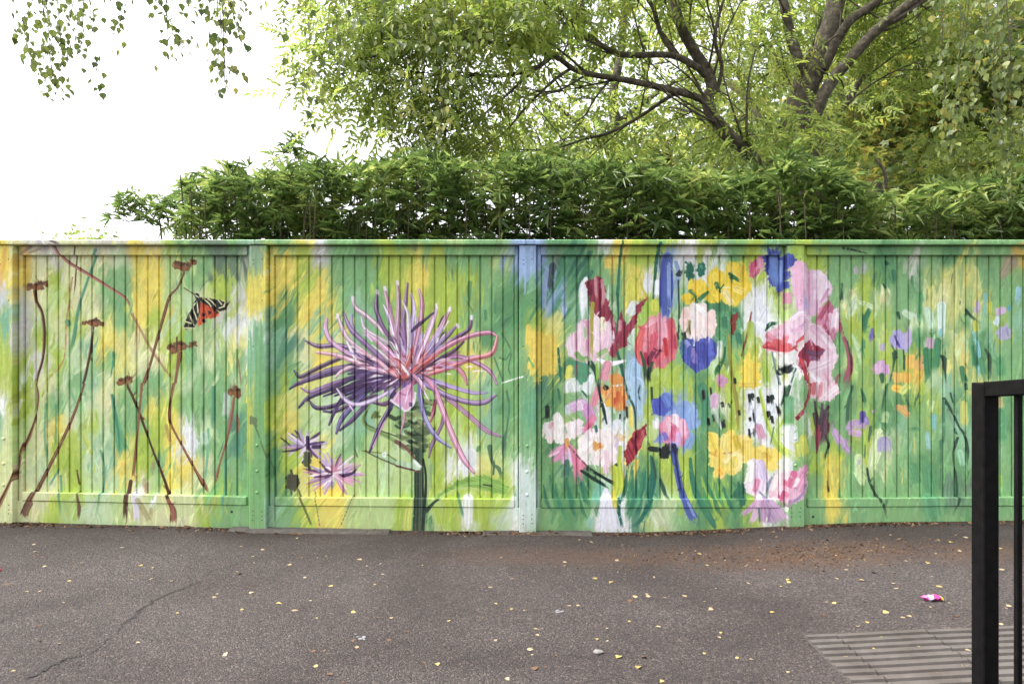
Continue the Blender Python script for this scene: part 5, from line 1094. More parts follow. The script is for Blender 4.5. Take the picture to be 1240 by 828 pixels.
# ------------------------------------------------------------------ bamboo hedge behind the fence
BAMB = leaf_mat('bamboo_leaf', [(.08, (.050, .085, .026)), (.35, (.098, .165, .048)), (.62, (.19, .275, .078)), (.9, (.38, .43, .14))], .48, 2.2, .32)
CULM = bark_mat('bamboo_culm', (.030, .022, .014), (.075, .055, .03), (.13, .10, .05), 14)
topx = [120, 180, 200, 225, 235, 262, 290, 340, 400, 450, 520, 600, 650, 700, 760, 820, 870, 920, 960, 1000, 1030, 1060, 1090, 1120, 1180, 1240, 1400, 1600]
topy = [300, 285, 268, 235, 210, 213, 208, 212, 207, 198, 194, 203, 196, 200, 200, 212, 217, 210, 190, 200, 216, 242, 244, 234, 220, 214, 210, 214]
sprays = [bamboo_spray(k, s) for k, s in ((6, 1), (7, 2), (5, 3), (8, 4))]
def hedge(name, label, x0, x1, n, culm_step, left_fade=None, Y0=5.32, Y1=6.2, thin=None):
    root = empty(name, (((x0 + x1) / 2 - 620) * 5.8 / FPX, 5.8, 0)); tag(root, label, 'bamboo')
    groups = [[] for _ in sprays]
    cand = 0
    while cand < n:
        xp = R.uniform(x0, x1); Y = Y0 + (Y1 - Y0) * R.random()
        ty = np.interp(xp, topx, topy) + 3 * math.sin(xp * .11) + 3 * math.sin(xp * .043 + 1) + R.gauss(0, 5)
        zt = EYE - (ty - 414) * Y / FPX
        z0 = 1.35
        u = R.random()
        z = z0 + (zt - z0) * (1 - (1 - u ** .62) * .99)
        if z > zt: continue
        # clumping: leaves gather on side shoots, with dark hollows low between the culms
        g = math.sin(xp * .21 + z * 9) + math.sin(xp * .097 - z * 5 + Y * 7) + math.sin(z * 17 + xp * .05)
        low = 1 - min(1, max(0, (z - 2.05) / .45))
        if R.random() < (.25 + .6 * low) * (1 if Y < 5.85 else .35) and g < .35: continue
        if left_fade and xp < left_fade and R.random() > (xp - x0) / (left_fade - x0) * .8 + .25: continue
        k = R.randrange(len(sprays))
        groups[k].append(((xp - 620) * Y / FPX, Y, z)); cand += 1
    for _ in range(int((x1 - x0) * 1.5)):     # shaded inner leaves low down at the back
        xp = R.uniform(x0 + 12, x1); Y = R.uniform(5.8, Y1)
        if xp < 330 and R.random() < .6: continue
        groups[R.randrange(len(sprays))].append(((xp - 620) * Y / FPX, Y, R.uniform(1.75, 2.4)))
    sh = []
    for _ in range(int((x1 - x0) / 13)):      # thin shoots standing up out of the hedge top
        xp = R.uniform(x0 + 10, x1); Y = R.uniform(Y0, Y1); h = R.uniform(.04, .19); bx = (xp - 620) * Y / FPX
        zb = EYE - (np.interp(xp, topx, topy) + 20 - 414) * Y / FPX; lean = R.gauss(0, .07)
        Vs, Fs, Cq = tube([(bx, Y, zb - .35), (bx + lean * .4, Y, zb), (bx + lean, Y - .03, zb + h)], .005, .002, 4, 4); sh.append((Vs, Fs))
        for q in range(int(2 + h * 22)):
            p_ = Cq[min(len(Cq) - 1, len(Cq) - 1 - int(R.random() ** 1.5 * len(Cq) * .7))]; groups[R.randrange(len(sprays))].append((p_[0] + R.gauss(0, .02), p_[1] + R.gauss(0, .02), p_[2]))
    Vs, Fs = merge(sh); link('shoots', np_mesh('shoots', Vs - np.array(WLOC[root.name]), Fs, CULM, True), root, WLOC[root.name])['kind'] = 'stuff'
    parts = []
    for (tV, tF), g in zip(sprays, groups):
        if not g: continue
        g = np.array(g); m = len(g)
        d = np.stack([NR.normal(0, .8, m), NR.normal(-.75, .5, m), NR.normal(.28, .4, m)], 1)
        parts.append(scatter(tV, tF, g, frames(m, d, 0.05, .1), NR.uniform(.08, .17, m)))
    V, F = merge(parts); V = V - np.array(WLOC[root.name])
    link('foliage', np_mesh('foliage', V, F, BAMB), root, WLOC[root.name])
    # culms: some in front of the leaves
    for _ in range(int((x1 - x0) / 30)):
        xp = R.uniform(x0 + 15, x1); Y = R.uniform(5.2, 5.33); bx = (xp - 620) * Y / FPX
        zt = EYE - (np.interp(xp, topx, topy) + R.uniform(15, 55) - 414) * Y / FPX; lean = R.gauss(0, .06)
        Vc, Fc, _ = tube([(0, 0, gz(bx) - .04), (lean * .3, 0, zt * .5), (lean, R.uniform(0, .15), zt)], R.uniform(.006, .011), .004, 5, 4)
        link('culm', np_mesh('culm', Vc, Fc, CULM, True), root, (bx, Y, 0))
    x = x0 + R.uniform(0, culm_step)
    while x < x1:
        Y = R.uniform(Y0 + .05, Y1); bx = (x - 620) * Y / FPX
        zt = EYE - (np.interp(x, topx, topy) + R.uniform(-6, 40) - 414) * Y / FPX
        if zt > 1.9:
            lean = R.gauss(0, .10); P = [(0, 0, gz(bx) - .04), (lean * .3, R.gauss(0, .03), zt * .5), (lean, R.gauss(0, .05), zt)]
            Vc, Fc, _ = tube(P, R.uniform(.007, .013), .005, 5, 4)
            link('culm', np_mesh('culm', Vc, Fc, CULM, True), root, (bx, Y, 0))
        x += culm_step * R.uniform(.4, 1.6)
    return root
hedge('bamboo_hedge', 'long dense bamboo hedge with dark culms growing behind the fence', 212, 1052, 4900, 13, 262)
hedge('bamboo_clump', 'leafy bamboo clump with a dark hollow, past the gap by the fallen grey stem', 1062, 1560, 2600, 24)
# sparse bamboo shoots leaning out beyond the hedge
def shoot(label, base_px, pts, leaves):
    Y = 5.75
    P = [np.array(px(x, y, Y + dy)) for x, y, dy in pts]
    g = gz(P[0][0]); b0 = np.array([P[0][0] + .12, Y, g - .03])
    root = empty('bamboo_shoot', b0); tag(root, label, 'bamboo')
    Vc, Fc, C = tube([b0] + P, .008, .0025, 5, 8)
    link('culm', np_mesh('culm', Vc - b0, Fc, CULM, True), root, b0)
    parts = []
    for (tV, tF) in sprays[:3]:
        m = leaves // 3; t = NR.uniform(.0, 1, m)
        base = np.array([C[int(len(C) * (.62 + .37 * v))] for v in t]) + NR.normal(0, .07, (m, 3))
        parts.append(scatter(tV, tF, base, frames(m, np.stack([NR.normal(-.2, .8, m), NR.normal(-.3, .5, m), NR.normal(.2, .4, m)], 1), 0, .1), NR.uniform(.08, .13, m)))
    V, F = merge(parts)
    link('foliage', np_mesh('foliage', V - b0, F, BAMB), root, b0)
shoot('lone bamboo shoot leaning out over the fence, clear of the hedge', 0, [(196, 292, 0), (184, 262, .05), (166, 246, .05), (143, 262, 0)], 45)
shoot('thin bamboo shoot with few leaves, between the lone leaning shoot and the hedge', 0, [(214, 292, 0), (212, 270, 0), (204, 258, 0), (196, 255, .1)], 36)
shoot('tall wispy bamboo shoot standing above the hedge top against the sky', 0, [(372, 230, .1), (366, 205, .1), (356, 182, .1), (350, 172, .1)], 30)

# ------------------------------------------------------------------ trees beyond the hedge
ASHB = bark_mat('grey_bark', (.030, .024, .016), (.09, .074, .050), (.22, .19, .135), 16)
ASHL = leaf_mat('ash_leaf', [(.08, (.10, .165, .033)), (.4, (.205, .29, .062)), (.68, (.32, .395, .095)), (.92, (.48, .48, .12))], .6, .9)
PALEL = leaf_mat('pale_leaf', [(.08, (.10, .165, .045)), (.45, (.225, .31, .085)), (.7, (.36, .42, .13)), (.92, (.52, .49, .14))], .55, .7)
MAPL = leaf_mat('maple_leaf', [(.08, (.055, .10, .028)), (.4, (.13, .195, .048)), (.66, (.24, .29, .07)), (.85, (.45, .37, .08)), (.97, (.52, .31, .07))], .5, 1.1)
pinn = [pinnate(k) for k in range(4)]
lob = lobed(); bro = broad()
RESULT = {}
def tree(name, label, base, stems, clumps, leafm, barkm, templ, lsize, twig=True, cat='tree', per=34, spread=.27, fork=False):
    """stems: list of (part_name, [(px,py,Y)...], r0, r1); clumps: (cx,cy,rx,ry,Y,dY,n) groups of leaf clusters"""
    base = Vector(base); root = empty(name, base); tag(root, label, cat)
    bz = np.array(base); anchors = []
    for nm, P, r0, r1 in stems:
        Q = [np.array(px(*p)) if len(p) == 3 else np.array(p[:3]) for p in P]
        Vc, Fc, C = tube(Q, r0, r1, 10 if r0 > .04 else 6, 5, .05)
        link(nm, np_mesh(nm, Vc - bz, Fc, barkm, True), root, base); anchors.append(C)
    if fork:       # side branches that fork again, springing from every limb
        for C, (nm, P, r0, r1) in list(zip(anchors, stems)):
            Lc = np.linalg.norm(np.diff(C, axis=0), axis=1).sum()
            for _ in range(int(Lc * (2.2 if nm != 'trunk' else .5))):
                i = R.randrange(int(len(C) * .25), len(C) - 1)
                if C[i][2] < 3.1: continue
                t = C[i + 1] - C[i]; t /= np.linalg.norm(t)
                d = t * .7 + np.array([R.gauss(-.25, .6), R.gauss(0, .5), R.gauss(.25, .5)]); d /= np.linalg.norm(d)
                L = R.uniform(.5, 1.3); rr = min(.016, (r0 + (r1 - r0) * i / len(C)) * .5)
                p1 = C[i] + d * L * .5 + NR.normal(0, .06, 3); p2 = C[i] + d * L + NR.normal(0, .12, 3) + np.array([0, 0, R.uniform(-.15, .12)])
                bits = [tube([C[i], p1, p2], rr, rr * .3, 5, 4)[:2]]
                for q in range(R.randrange(2, 4)):
                    f0 = p1 * (1 - q * .3) + p2 * (q * .3); e = f0 + d * L * R.uniform(.3, .55) + NR.normal(0, .22, 3)
                    bits.append(tube([f0, (f0 + e) / 2 + NR.normal(0, .03, 3), e], rr * .5, rr * .18, 4, 3)[:2])
                Vb, Fb = merge(bits); link('branch', np_mesh('branch', Vb - bz, Fb, barkm, True), root, base)
                anchors.append(np.array([p1, p2]))
    A_ = np.vstack(anchors)
    cents = []
    for cx, cy, rx, ry, Y, dY, n in clumps:
        for _ in range(n):
            while True:
                u, v = R.uniform(-1, 1), R.uniform(-1, 1)
                if u * u + v * v < 1: break
            q = px(cx + u * rx, cy + v * ry, Y + R.uniform(-dY, dY)); cents.append(np.array(q))
    cents = np.array(cents)
    if twig:
        tw = []
        for c in cents:
            d2 = ((A_ - c) ** 2).sum(1) + np.where(A_[:, 2] > c[2] + .6, .5, 0)
            i = int(np.argmin(d2)); a = A_[i]
            if d2[i] > 4.5: continue
            mid = (a + c) / 2 + NR.normal(0, .06, 3) + np.array([0, 0, .06])
            Vc, Fc, _ = tube([a, mid, c], .010, .003, 4, 3); tw.append((Vc, Fc))
        if tw:
            V, F = merge(tw); link('twigs', np_mesh('twigs', V - bz, F, barkm, True), root, base)['kind'] = 'stuff'
    parts = []
    nt_ = len(templ)
    for k, (tV, tF) in enumerate(templ):
        cs = cents[k::nt_]
        if not len(cs): continue
        m = per
        pos = np.repeat(cs, m, 0) + NR.normal(0, 1, (len(cs) * m, 3)) * np.repeat(NR.uniform(.6, 1.25, len(cs)), m)[:, None] * np.array([spread, spread, spread * .62])
        out = pos - np.repeat(cs, m, 0)
        out /= np.linalg.norm(out, axis=1)[:, None] + 1e-6
        parts.append(scatter(tV, tF, pos, frames(len(pos), out * .7, .55, .45), NR.uniform(.7, 1.2, len(pos)) * lsize))
    V, F = merge(parts)
    link('crown', np_mesh('crown', V - bz, F, leafm), root, base)
    RESULT[name] = len(F)
    return root
def gpt(x, Y): return Vector(((x - 620) * Y / FPX, Y, gz((x - 620) * Y / FPX) - .05))

# the big two-stemmed ash
b0 = gpt(985, 8.9); b1 = gpt(958, 8.3)
tree('ash_tree', 'big ash with grey trunk and a dark limb forking low above the hedge', b0, [
    ('trunk', [tuple(b0) + (0,), (986, 300, 8.9), (980, 190, 8.9), (970, 138, 8.9), (975, 105, 8.9), (995, 63, 8.9), (1009, 25, 8.9), (1016, -20, 8.9), (1022, -120, 8.9)], .22, .11),
    ('limb', [(976, 176, 8.8), (992, 126, 8.7), (1009, 96, 8.7), (1030, 71, 8.6), (1060, 38, 8.5), (1097, 8, 8.4), (1150, -40, 8.3)], .085, .05),
    ('limb', [(997, 84, 8.8), (1013, 50, 8.7), (1030, 25, 8.6), (1064, 0, 8.6), (1100, -40, 8.6)], .065, .045),
    ('limb', [(972, 100, 8.9), (967, 75, 8.8), (957, 42, 8.8), (948, 0, 8.7), (940, -50, 8.7)], .075, .05),
    ('limb', [(1064, 34, 8.5), (1095, 18, 8.4), (1130, -8, 8.4)], .04, .03),
    ('limb', [(980, 160, 8.9), (1020, 130, 9.3), (1040, 100, 9.5), (1058, 60, 9.8)], .05, .03),
    ('limb', [(968, 150, 8.9), (930, 150, 9.2), (905, 120, 9.5), (880, 100, 9.8)], .06, .035),
    ('stem', [tuple(b1) + (0,), (948, 300, 8.2), (930, 232, 8.0), (913, 197, 7.9), (904, 181, 7.8), (883, 166, 7.7), (863, 140, 7.7), (857, 120, 7.7), (862, 106, 7.7), (855, 84, 7.7), (841, 63, 7.7), (825, 33, 7.6), (816, 0, 7.6), (805, -50, 7.6)], .088, .05),
    ('limb', [(862, 136, 7.7), (850, 121, 7.7), (820, 111, 7.6), (762, 98, 7.5), (702, 87, 7.4), (673, 69, 7.3), (640, 60, 7.2), (600, 52, 7.1), (560, 46, 7.0)], .044, .014),
    ('limb', [(856, 92, 7.7), (841, 80, 7.6), (812, 67, 7.6), (762, 67, 7.6), (738, 61, 7.5), (702, 36, 7.5), (680, 14, 7.4), (650, -20, 7.4)], .042, .02),
    ('limb', [(818, 68, 7.6), (800, 40, 7.6), (790, 8, 7.5), (770, -20, 7.5)], .03, .02),
    ('branch', [(668, 68, 7.3), (648, 83, 7.2), (608, 92, 7.1), (565, 92, 7.0), (520, 100, 6.9)], .03, .010),
    ('branch', [(690, 84, 7.4), (670, 98, 7.3), (637, 130, 7.2), (608, 163, 7.1), (568, 188, 7.0)], .02, .006),
    ('branch', [(660, 76, 7.3), (641, 90, 7.2), (608, 120, 7.1), (572, 148, 7.0), (540, 160, 6.9)], .018, .006),
    ('branch', [(820, 112, 7.6), (800, 124, 7.7), (774, 142, 7.8), (738, 161, 7.8), (710, 168, 7.8), (666, 181, 7.7), (615, 181, 7.6)], .024, .008),
    ('branch', [(560, 46, 7.0), (525, 47, 7.0), (492, 62, 6.9), (449, 69, 6.8), (410, 78, 6.7)], .02, .008),
    ('branch', [(740, 95, 7.5), (720, 120, 7.4), (708, 140, 7.4), (690, 152, 7.3)], .014, .005),
    ('branch', [(868, 112, 7.7), (874, 80, 7.6), (866, 50, 7.5), (872, 14, 7.5), (884, -20, 7.5)], .024, .016),
    ('branch', [(905, 182, 7.8), (904, 150, 7.6), (906, 100, 7.5), (915, 60, 7.4)], .016, .008),
], [(472, 36, 76, 46, 6.9, .4, 19), (452, 80, 56, 34, 6.8, .3, 10), (512, 116, 62, 50, 7.0, .4, 14), (540, 165, 50, 22, 7.1, .4, 9), (560, 15, 110, 40, 7.1, .8, 34), (690, 5, 110, 30, 7.9, .6, 16),
    (620, 120, 90, 40, 8.0, .5, 5), (760, 140, 110, 36, 8.6, .4, 7), (800, 20, 90, 40, 8.6, .5, 8), (900, 60, 60, 60, 8.9, .6, 10), (960, 0, 110, 30, 9.4, .5, 14), (1050, 90, 60, 60, 9.6, .5, 9), (1100, 10, 80, 35, 9.2, .5, 12), (600, -70, 320, 40, 7.6, 1.0, 40), (1000, -80, 200, 40, 9, 1.0, 24), (975, 168, 60, 26, 8.1, .3, 9), (905, 165, 40, 22, 7.4, .2, 4)],
   ASHL, ASHB, pinn, .225, per=21, spread=.28, fork=True)

tree('field_maple', 'yellowing maple behind the ash trunk, its leaves turning', gpt(1090, 12), [
    ('trunk', [tuple(gpt(1090, 12)) + (0,), (1086, 300, 12), (1080, 200, 12), (1078, 120, 12), (1090, 40, 12), (1096, -60, 12)], .16, .08),
    ('limb', [(1079, 150, 12), (1060, 100, 12), (1062, 60, 12), (1080, 20, 12)], .07, .04), ('limb', [(1079, 130, 12), (1130, 90, 11.8), (1180, 60, 11.6), (1240, 30, 11.5)], .06, .03),
    ('limb', [(1082, 170, 12), (1160, 130, 11.8), (1230, 100, 11.6)], .05, .02), ('limb', [(1092, 40, 12), (1120, 0, 12), (1140, -40, 12)], .05, .03)],
   [(1120, 150, 90, 55, 11.8, 1.0, 60), (1190, 80, 90, 80, 11.8, 1.2, 80), (1080, 60, 90, 70, 12, 1.2, 50), (1020, 150, 60, 45, 12, .8, 26), (1150, 205, 90, 28, 11.2, .6, 40), (1330, 110, 110, 110, 12, 1.2, 60), (1180, -40, 160, 50, 12, 1.4, 50)], MAPL, ASHB, [lob], .14, per=30, spread=.38)
tree('lime_tree', 'pale green tree with thin branches in the distance behind the ash', gpt(735, 15), [
    ('trunk', [tuple(gpt(735, 15)) + (0,), (737, 300, 15), (740, 220, 15), (748, 170, 15), (742, 120, 15), (752, 60, 15), (760, -40, 15)], .16, .07),
    ('limb', [(744, 190, 15), (700, 150, 15), (660, 120, 15), (600, 100, 15)], .06, .02), ('limb', [(746, 150, 15), (800, 110, 15), (850, 80, 15)], .06, .03), ('limb', [(744, 200, 15), (770, 170, 15), (830, 150, 15)], .05, .02)],
   [(720, 155, 130, 44, 15, 1.2, 34), (840, 150, 110, 60, 15, 1.2, 44), (640, 180, 90, 22, 14.6, .9, 22), (800, 60, 130, 60, 15.5, 1.2, 26), (920, 130, 80, 70, 15.5, 1, 30), (690, 40, 90, 50, 15.5, 1, 10)], PALEL, ASHB, [bro], .14, per=32, spread=.44)
tree('sycamore_tree', 'green sycamore standing behind the yellowing maple, filling the gap to the ground', gpt(1010, 17), [
    ('trunk', [tuple(gpt(1010, 17)) + (0,), (1012, 300, 17), (1015, 150, 17), (1010, 20, 17), (1005, -80, 17)], .22, .1),
    ('limb', [(1014, 150, 17), (1080, 90, 17), (1130, 20, 17)], .09, .04), ('limb', [(1014, 130, 17), (950, 80, 17), (910, 20, 17)], .09, .04)],
   [(980, 170, 110, 60, 17, 1.2, 80), (1100, 150, 130, 80, 17, 1.4, 110), (1240, 150, 120, 90, 17, 1.4, 90), (1020, 60, 120, 70, 17, 1.4, 70), (1180, 30, 130, 70, 17, 1.4, 60), (880, 190, 80, 35, 16.5, .9, 40)], MAPL, ASHB, [lob], .17, per=30, spread=.52)
# low shrubs between hedge and trees
def shrub(label, cx, cy, rx, ry, Y, n, m_, t_, ls, per=40):
    b = gpt(cx, Y)
    tree('shrub', label, b, [('stem', [tuple(b) + (0,), (cx - 4, cy + 60, Y), (cx, cy, Y), (cx + 8, cy - ry * .6, Y)], .04, .012), ('stem', [tuple(b) + (0,), (cx + rx * .3, cy + 50, Y), (cx + rx * .55, cy - ry * .4, Y)], .03, .01)],
         [(cx, cy, rx, ry, Y, .5, n)], m_, ASHB, t_, ls, cat='shrub', per=per, spread=.26)
shrub('light green bush rising behind the hedge beneath the ash limb', 810, 195, 95, 40, 9.6, 40, PALEL, [bro], .12, 26)
shrub('mid green bush behind the hedge at the foot of the maple', 1110, 225, 80, 38, 9.8, 36, MAPL, [lob], .12, 28)
shrub('bush with narrow leaves crowding behind the bamboo clump', 1215, 215, 75, 45, 9.4, 40, ASHL, pinn, .2, 30)
# pale bush just showing over the fence far off
shrub('small pale bush just showing over the fence top, far from the hedge', 120, 300, 40, 10, 12, 12, PALEL, [bro], .09, 30)
# fallen grey stem behind the gap in the bamboo
b = gpt(1060, 7.4)
st_ = empty('dead_stem', b); tag(st_, 'weathered grey tree stump standing in the gap between the bamboos', 'stump')
for nm, P, r0, r1 in (('trunk', [tuple(b) + (0,), (1056, 280, 7.4), (1052, 250, 7.4), (1060, 222, 7.4)], .12, .07), ('branch', [(1056, 240, 7.4), (1072, 226, 7.35), (1070, 206, 7.3), (1060, 192, 7.3)], .026, .012)):
    Q = [np.array(px(*p)) if len(p) == 3 else np.array(p[:3]) for p in P]
    Vc, Fc, _ = tube(Q, r0, r1, 9, 5, .06); link(nm, np_mesh(nm, Vc - np.array(b), Fc, ASHB, True), st_, b)

# ------------------------------------------------------------------ silver birches either side of the camera, twigs hanging into view
BIRB = bark_mat('birch_bark', (.05, .045, .04), (.45, .43, .40), (.60, .58, .54), 5)
TWIG = plain('birch_twig', (.045, .030, .022), .8)
BIRL = leaf_mat('birch_leaf', [(.1, (.055, .09, .026)), (.45, (.12, .165, .045)), (.75, (.20, .24, .065)), (.93, (.38, .33, .08))], .4, 3, .4)
bro_b = broad(.85)
BLEAF = mesh('leaf', bro_b[0], bro_b[1], BIRL)
def birch(label, base, crown_z, limbs, strands, n_own):
    """limbs: world polylines above the frame; strands: (px_x, bottom_y, Y, density, spread, single_leaves)"""
    base = Vector(base); root = empty('birch_tree', base); tag(root, label, 'tree'); bz = np.array(base)
    Vc, Fc, C = tube([base, base + Vector((.05, .05, 2.2)), base + Vector((.1, .2, crown_z)), base + Vector((.15, .5, crown_z + 3))], .13, .05, 12, 8, .03)
    link('trunk', np_mesh('trunk', Vc - bz, Fc, BIRB, True), root, base)
    anchors = []
    for P in limbs:
        Q = [np.array(base) + np.array([.1, .2, crown_z])] + [np.array(p) for p in P]
        Vc, Fc, C = tube(Q, .045, .010, 7, 8, .03); anchors.append(C)
        link('limb', np_mesh('limb', Vc - bz, Fc, TWIG, True), root, base)
    A_ = np.vstack(anchors)
    own = 0; bulk = []
    for sx, by, Y, dens, wid, single in strands:
        end = np.array(px(sx, by, Y)); a = A_[int(np.argmin(((A_[:, :2] - end[:2]) ** 2).sum(1)))]
        start = np.array([end[0] + R.gauss(0, .16), end[1] + R.gauss(0, .1), max(a[2] - .05, end[2] + .4)])
        P = [a, start * .6 + a * .4 + np.array([0, 0, .02]), start * .35 + end * .65 + NR.normal(0, .06, 3), end + np.array([R.gauss(0, .04), 0, 0])]
        tk = 1.0 if single else .5
        Vc, Fc, Cs = tube(P, .005 * tk, .002 * tk, 4, 6)
        tw = link('hanging_twig', np_mesh('hanging_twig', Vc - bz, Fc, TWIG), root, base)
        Cs = Cs[Cs[:, 2] < px(sx, -70, Y).z]
        L = np.linalg.norm(Cs[0] - Cs[-1]) if len(Cs) > 1 else .1
        m = max(4, int(L * dens))
        pos = np.array([Cs[min(len(Cs) - 1, int(len(Cs) * (1 - R.random() ** 1.15)))] for _ in range(m)]) + NR.normal(0, 1, (m, 3)) * np.array([wid, wid, .03])
        M = frames(m, np.stack([NR.normal(0, .45, m), NR.normal(0, .45, m), NR.normal(-1, .3, m)], 1), .2, .15)
        sc = NR.uniform(.028, .054, m)
        for i in range(m):
            if single and own < n_own:
                o = link('leaf', BLEAF, tw, pos[i]); M4 = Matrix([list(M[i][r]) for r in range(3)])
                o.rotation_euler = M4.to_euler(); o.scale = (sc[i],) * 3; own += 1
            else: bulk.append((pos[i], M[i], sc[i]))
    if bulk:
        V, F = scatter(bro_b[0], bro_b[1], np.array([b_[0] for b_ in bulk]), np.array([b_[1] for b_ in bulk]), np.array([b_[2] for b_ in bulk]))
        o = link('leaves', np_mesh('leaves', V - bz, F, BIRL), root, base); o['kind'] = 'stuff'
    return root
left = []
for sx, by, d_, w_ in ((22, 40, 60, .03), (42, 62, 60, .04), (60, 92, 75, .05), (72, 105, 80, .05), (88, 88, 75, .05), (104, 60, 70, .05), (122, 100, 22, .02), (138, 55, 45, .03), (60, 30, 60, .05), (85, 30, 60, .05), (115, 25, 55, .05),
                       (188, 6, 40, .03), (198, 68, 60, .025), (206, 55, 55, .02), (238, 12, 40, .04), (252, 100, 50, .03), (265, 90, 60, .045), (278, 108, 55, .03), (290, 60, 50, .03), (260, 40, 60, .05), (285, 20, 50, .05)):
    left.append((sx, by, R.uniform(3.9, 4.3), d_ * 1.15, w_ * 1.15, True))
mid = []
for sx, by, d_, w_ in ((352, 40, 60, .06), (362, 90, 55, .05), (372, 146, 40, .03), (380, 110, 50, .05), (395, 60, 60, .06), (410, 90, 50, .06), (430, 70, 50, .06), (450, 110, 40, .06), (470, 60, 50, .06), (490, 80, 50, .06), (505, 100, 50, .06), (520, 60, 55, .06), (535, 150, 60, .06), (548, 165, 65, .05), (556, 120, 60, .06), (575, 60, 50, .06), (600, 40, 50, .06), (630, 30, 50, .06), (655, 45, 45, .05), (675, 30, 45, .06), (700, 25, 45, .06), (730, 15, 40, .06)):
    mid.append((sx, by, R.uniform(3.7, 4.4), d_ * .62, w_, False))
birch('silver birch whose loose twigs dangle over the road against open sky', (-4.6, .6, gz(-4.6) - .05), 4.6,
      [[(-3.6, 2.6, 5.0), (-2.6, 4.0, 4.7), (-1.4, 4.2, 4.3)], [(-3.4, 2.4, 5.1), (-2.6, 3.6, 4.9), (-1.9, 4.1, 4.4)], [(-3.2, 1.8, 5.3), (-1.8, 3.2, 5.0), (-.8, 4.0, 4.6), (.5, 4.1, 4.2)]], left + mid, 290)
right = []
for k in range(22):
    sx = R.uniform(1120, 1265); right.append((sx, R.uniform(60, 235) - max(0, 1175 - sx) * 1.2, R.uniform(3.9, 4.5), 42, .032, False))
for sx, by in ((1290, 150), (1320, 180), (1360, 140), (1400, 120)): right.append((sx, by, R.uniform(3.9, 4.5), 50, .06, False))
birch('silver birch with a hanging curtain of twigs in front of the bamboo clump', (5.4, 1.0, gz(5.4) - .05), 4.6,
      [[(4.4, 2.6, 5.0), (3.6, 3.8, 4.7), (2.6, 4.2, 4.3)], [(4.6, 3.0, 4.9), (3.9, 4.2, 4.5), (3.2, 4.4, 4.2)]], right, 0)

# ------------------------------------------------------------------ fallen leaves, litter and rubbish on the asphalt
def leaf_col(name, c, tr=.25):
    m, nt, b = new_mat(name)
    oi = nt.nodes.new('ShaderNodeObjectInfo'); n = noise(nt, 60, 3, .6, wpos(nt))
    v = mathn(nt, 'ADD', mathn(nt, 'MULTIPLY', oi.outputs['Random'], .6), mathn(nt, 'MULTIPLY', n, .5))
    nt.links.new(ramp(nt, v, [(.1, tuple(x * .6 for x in c)), (.5, c), (.95, tuple(min(1, x * 1.25) for x in c))]), b.inputs['Base Color'])
    b.inputs['Roughness'].default_value = .6
    return m
FL = {'cream': leaf_col('cream_leaf', (.30, .23, .135)), 'yellow': leaf_col('yellow_leaf', (.33, .245, .08)), 'brown': leaf_col('brown_leaf', (.10, .05, .025)), 'green': leaf_col('green_leaf', (.12, .16, .04))}
def curl_leaf(seed):
    r = random.Random(seed); V, F = [], []
    prof = [(0, .02), (.2, .34), (.45, .42), (.72, .25), (1, .0)]
    cu = r.uniform(.15, .9); tw = r.uniform(-.4, .4)
    for t, w in prof:
        for s in (-1, 0, 1):
            V.append((t - .5, s * w + tw * (t - .5) ** 2, abs(s) * w * cu * .6 + .35 * r.uniform(0, .5) * (t - .4) ** 2 + .015))
    for k in range(4):
        for j in range(2): F.append((k * 3 + j, k * 3 + j + 1, (k + 1) * 3 + j + 1, (k + 1) * 3 + j))
    return V, F
LM = {c: [mesh('fallen_leaf', *curl_leaf(s * 7 + i), FL[c], True) for s in range(4)] for i, c in enumerate(FL)}
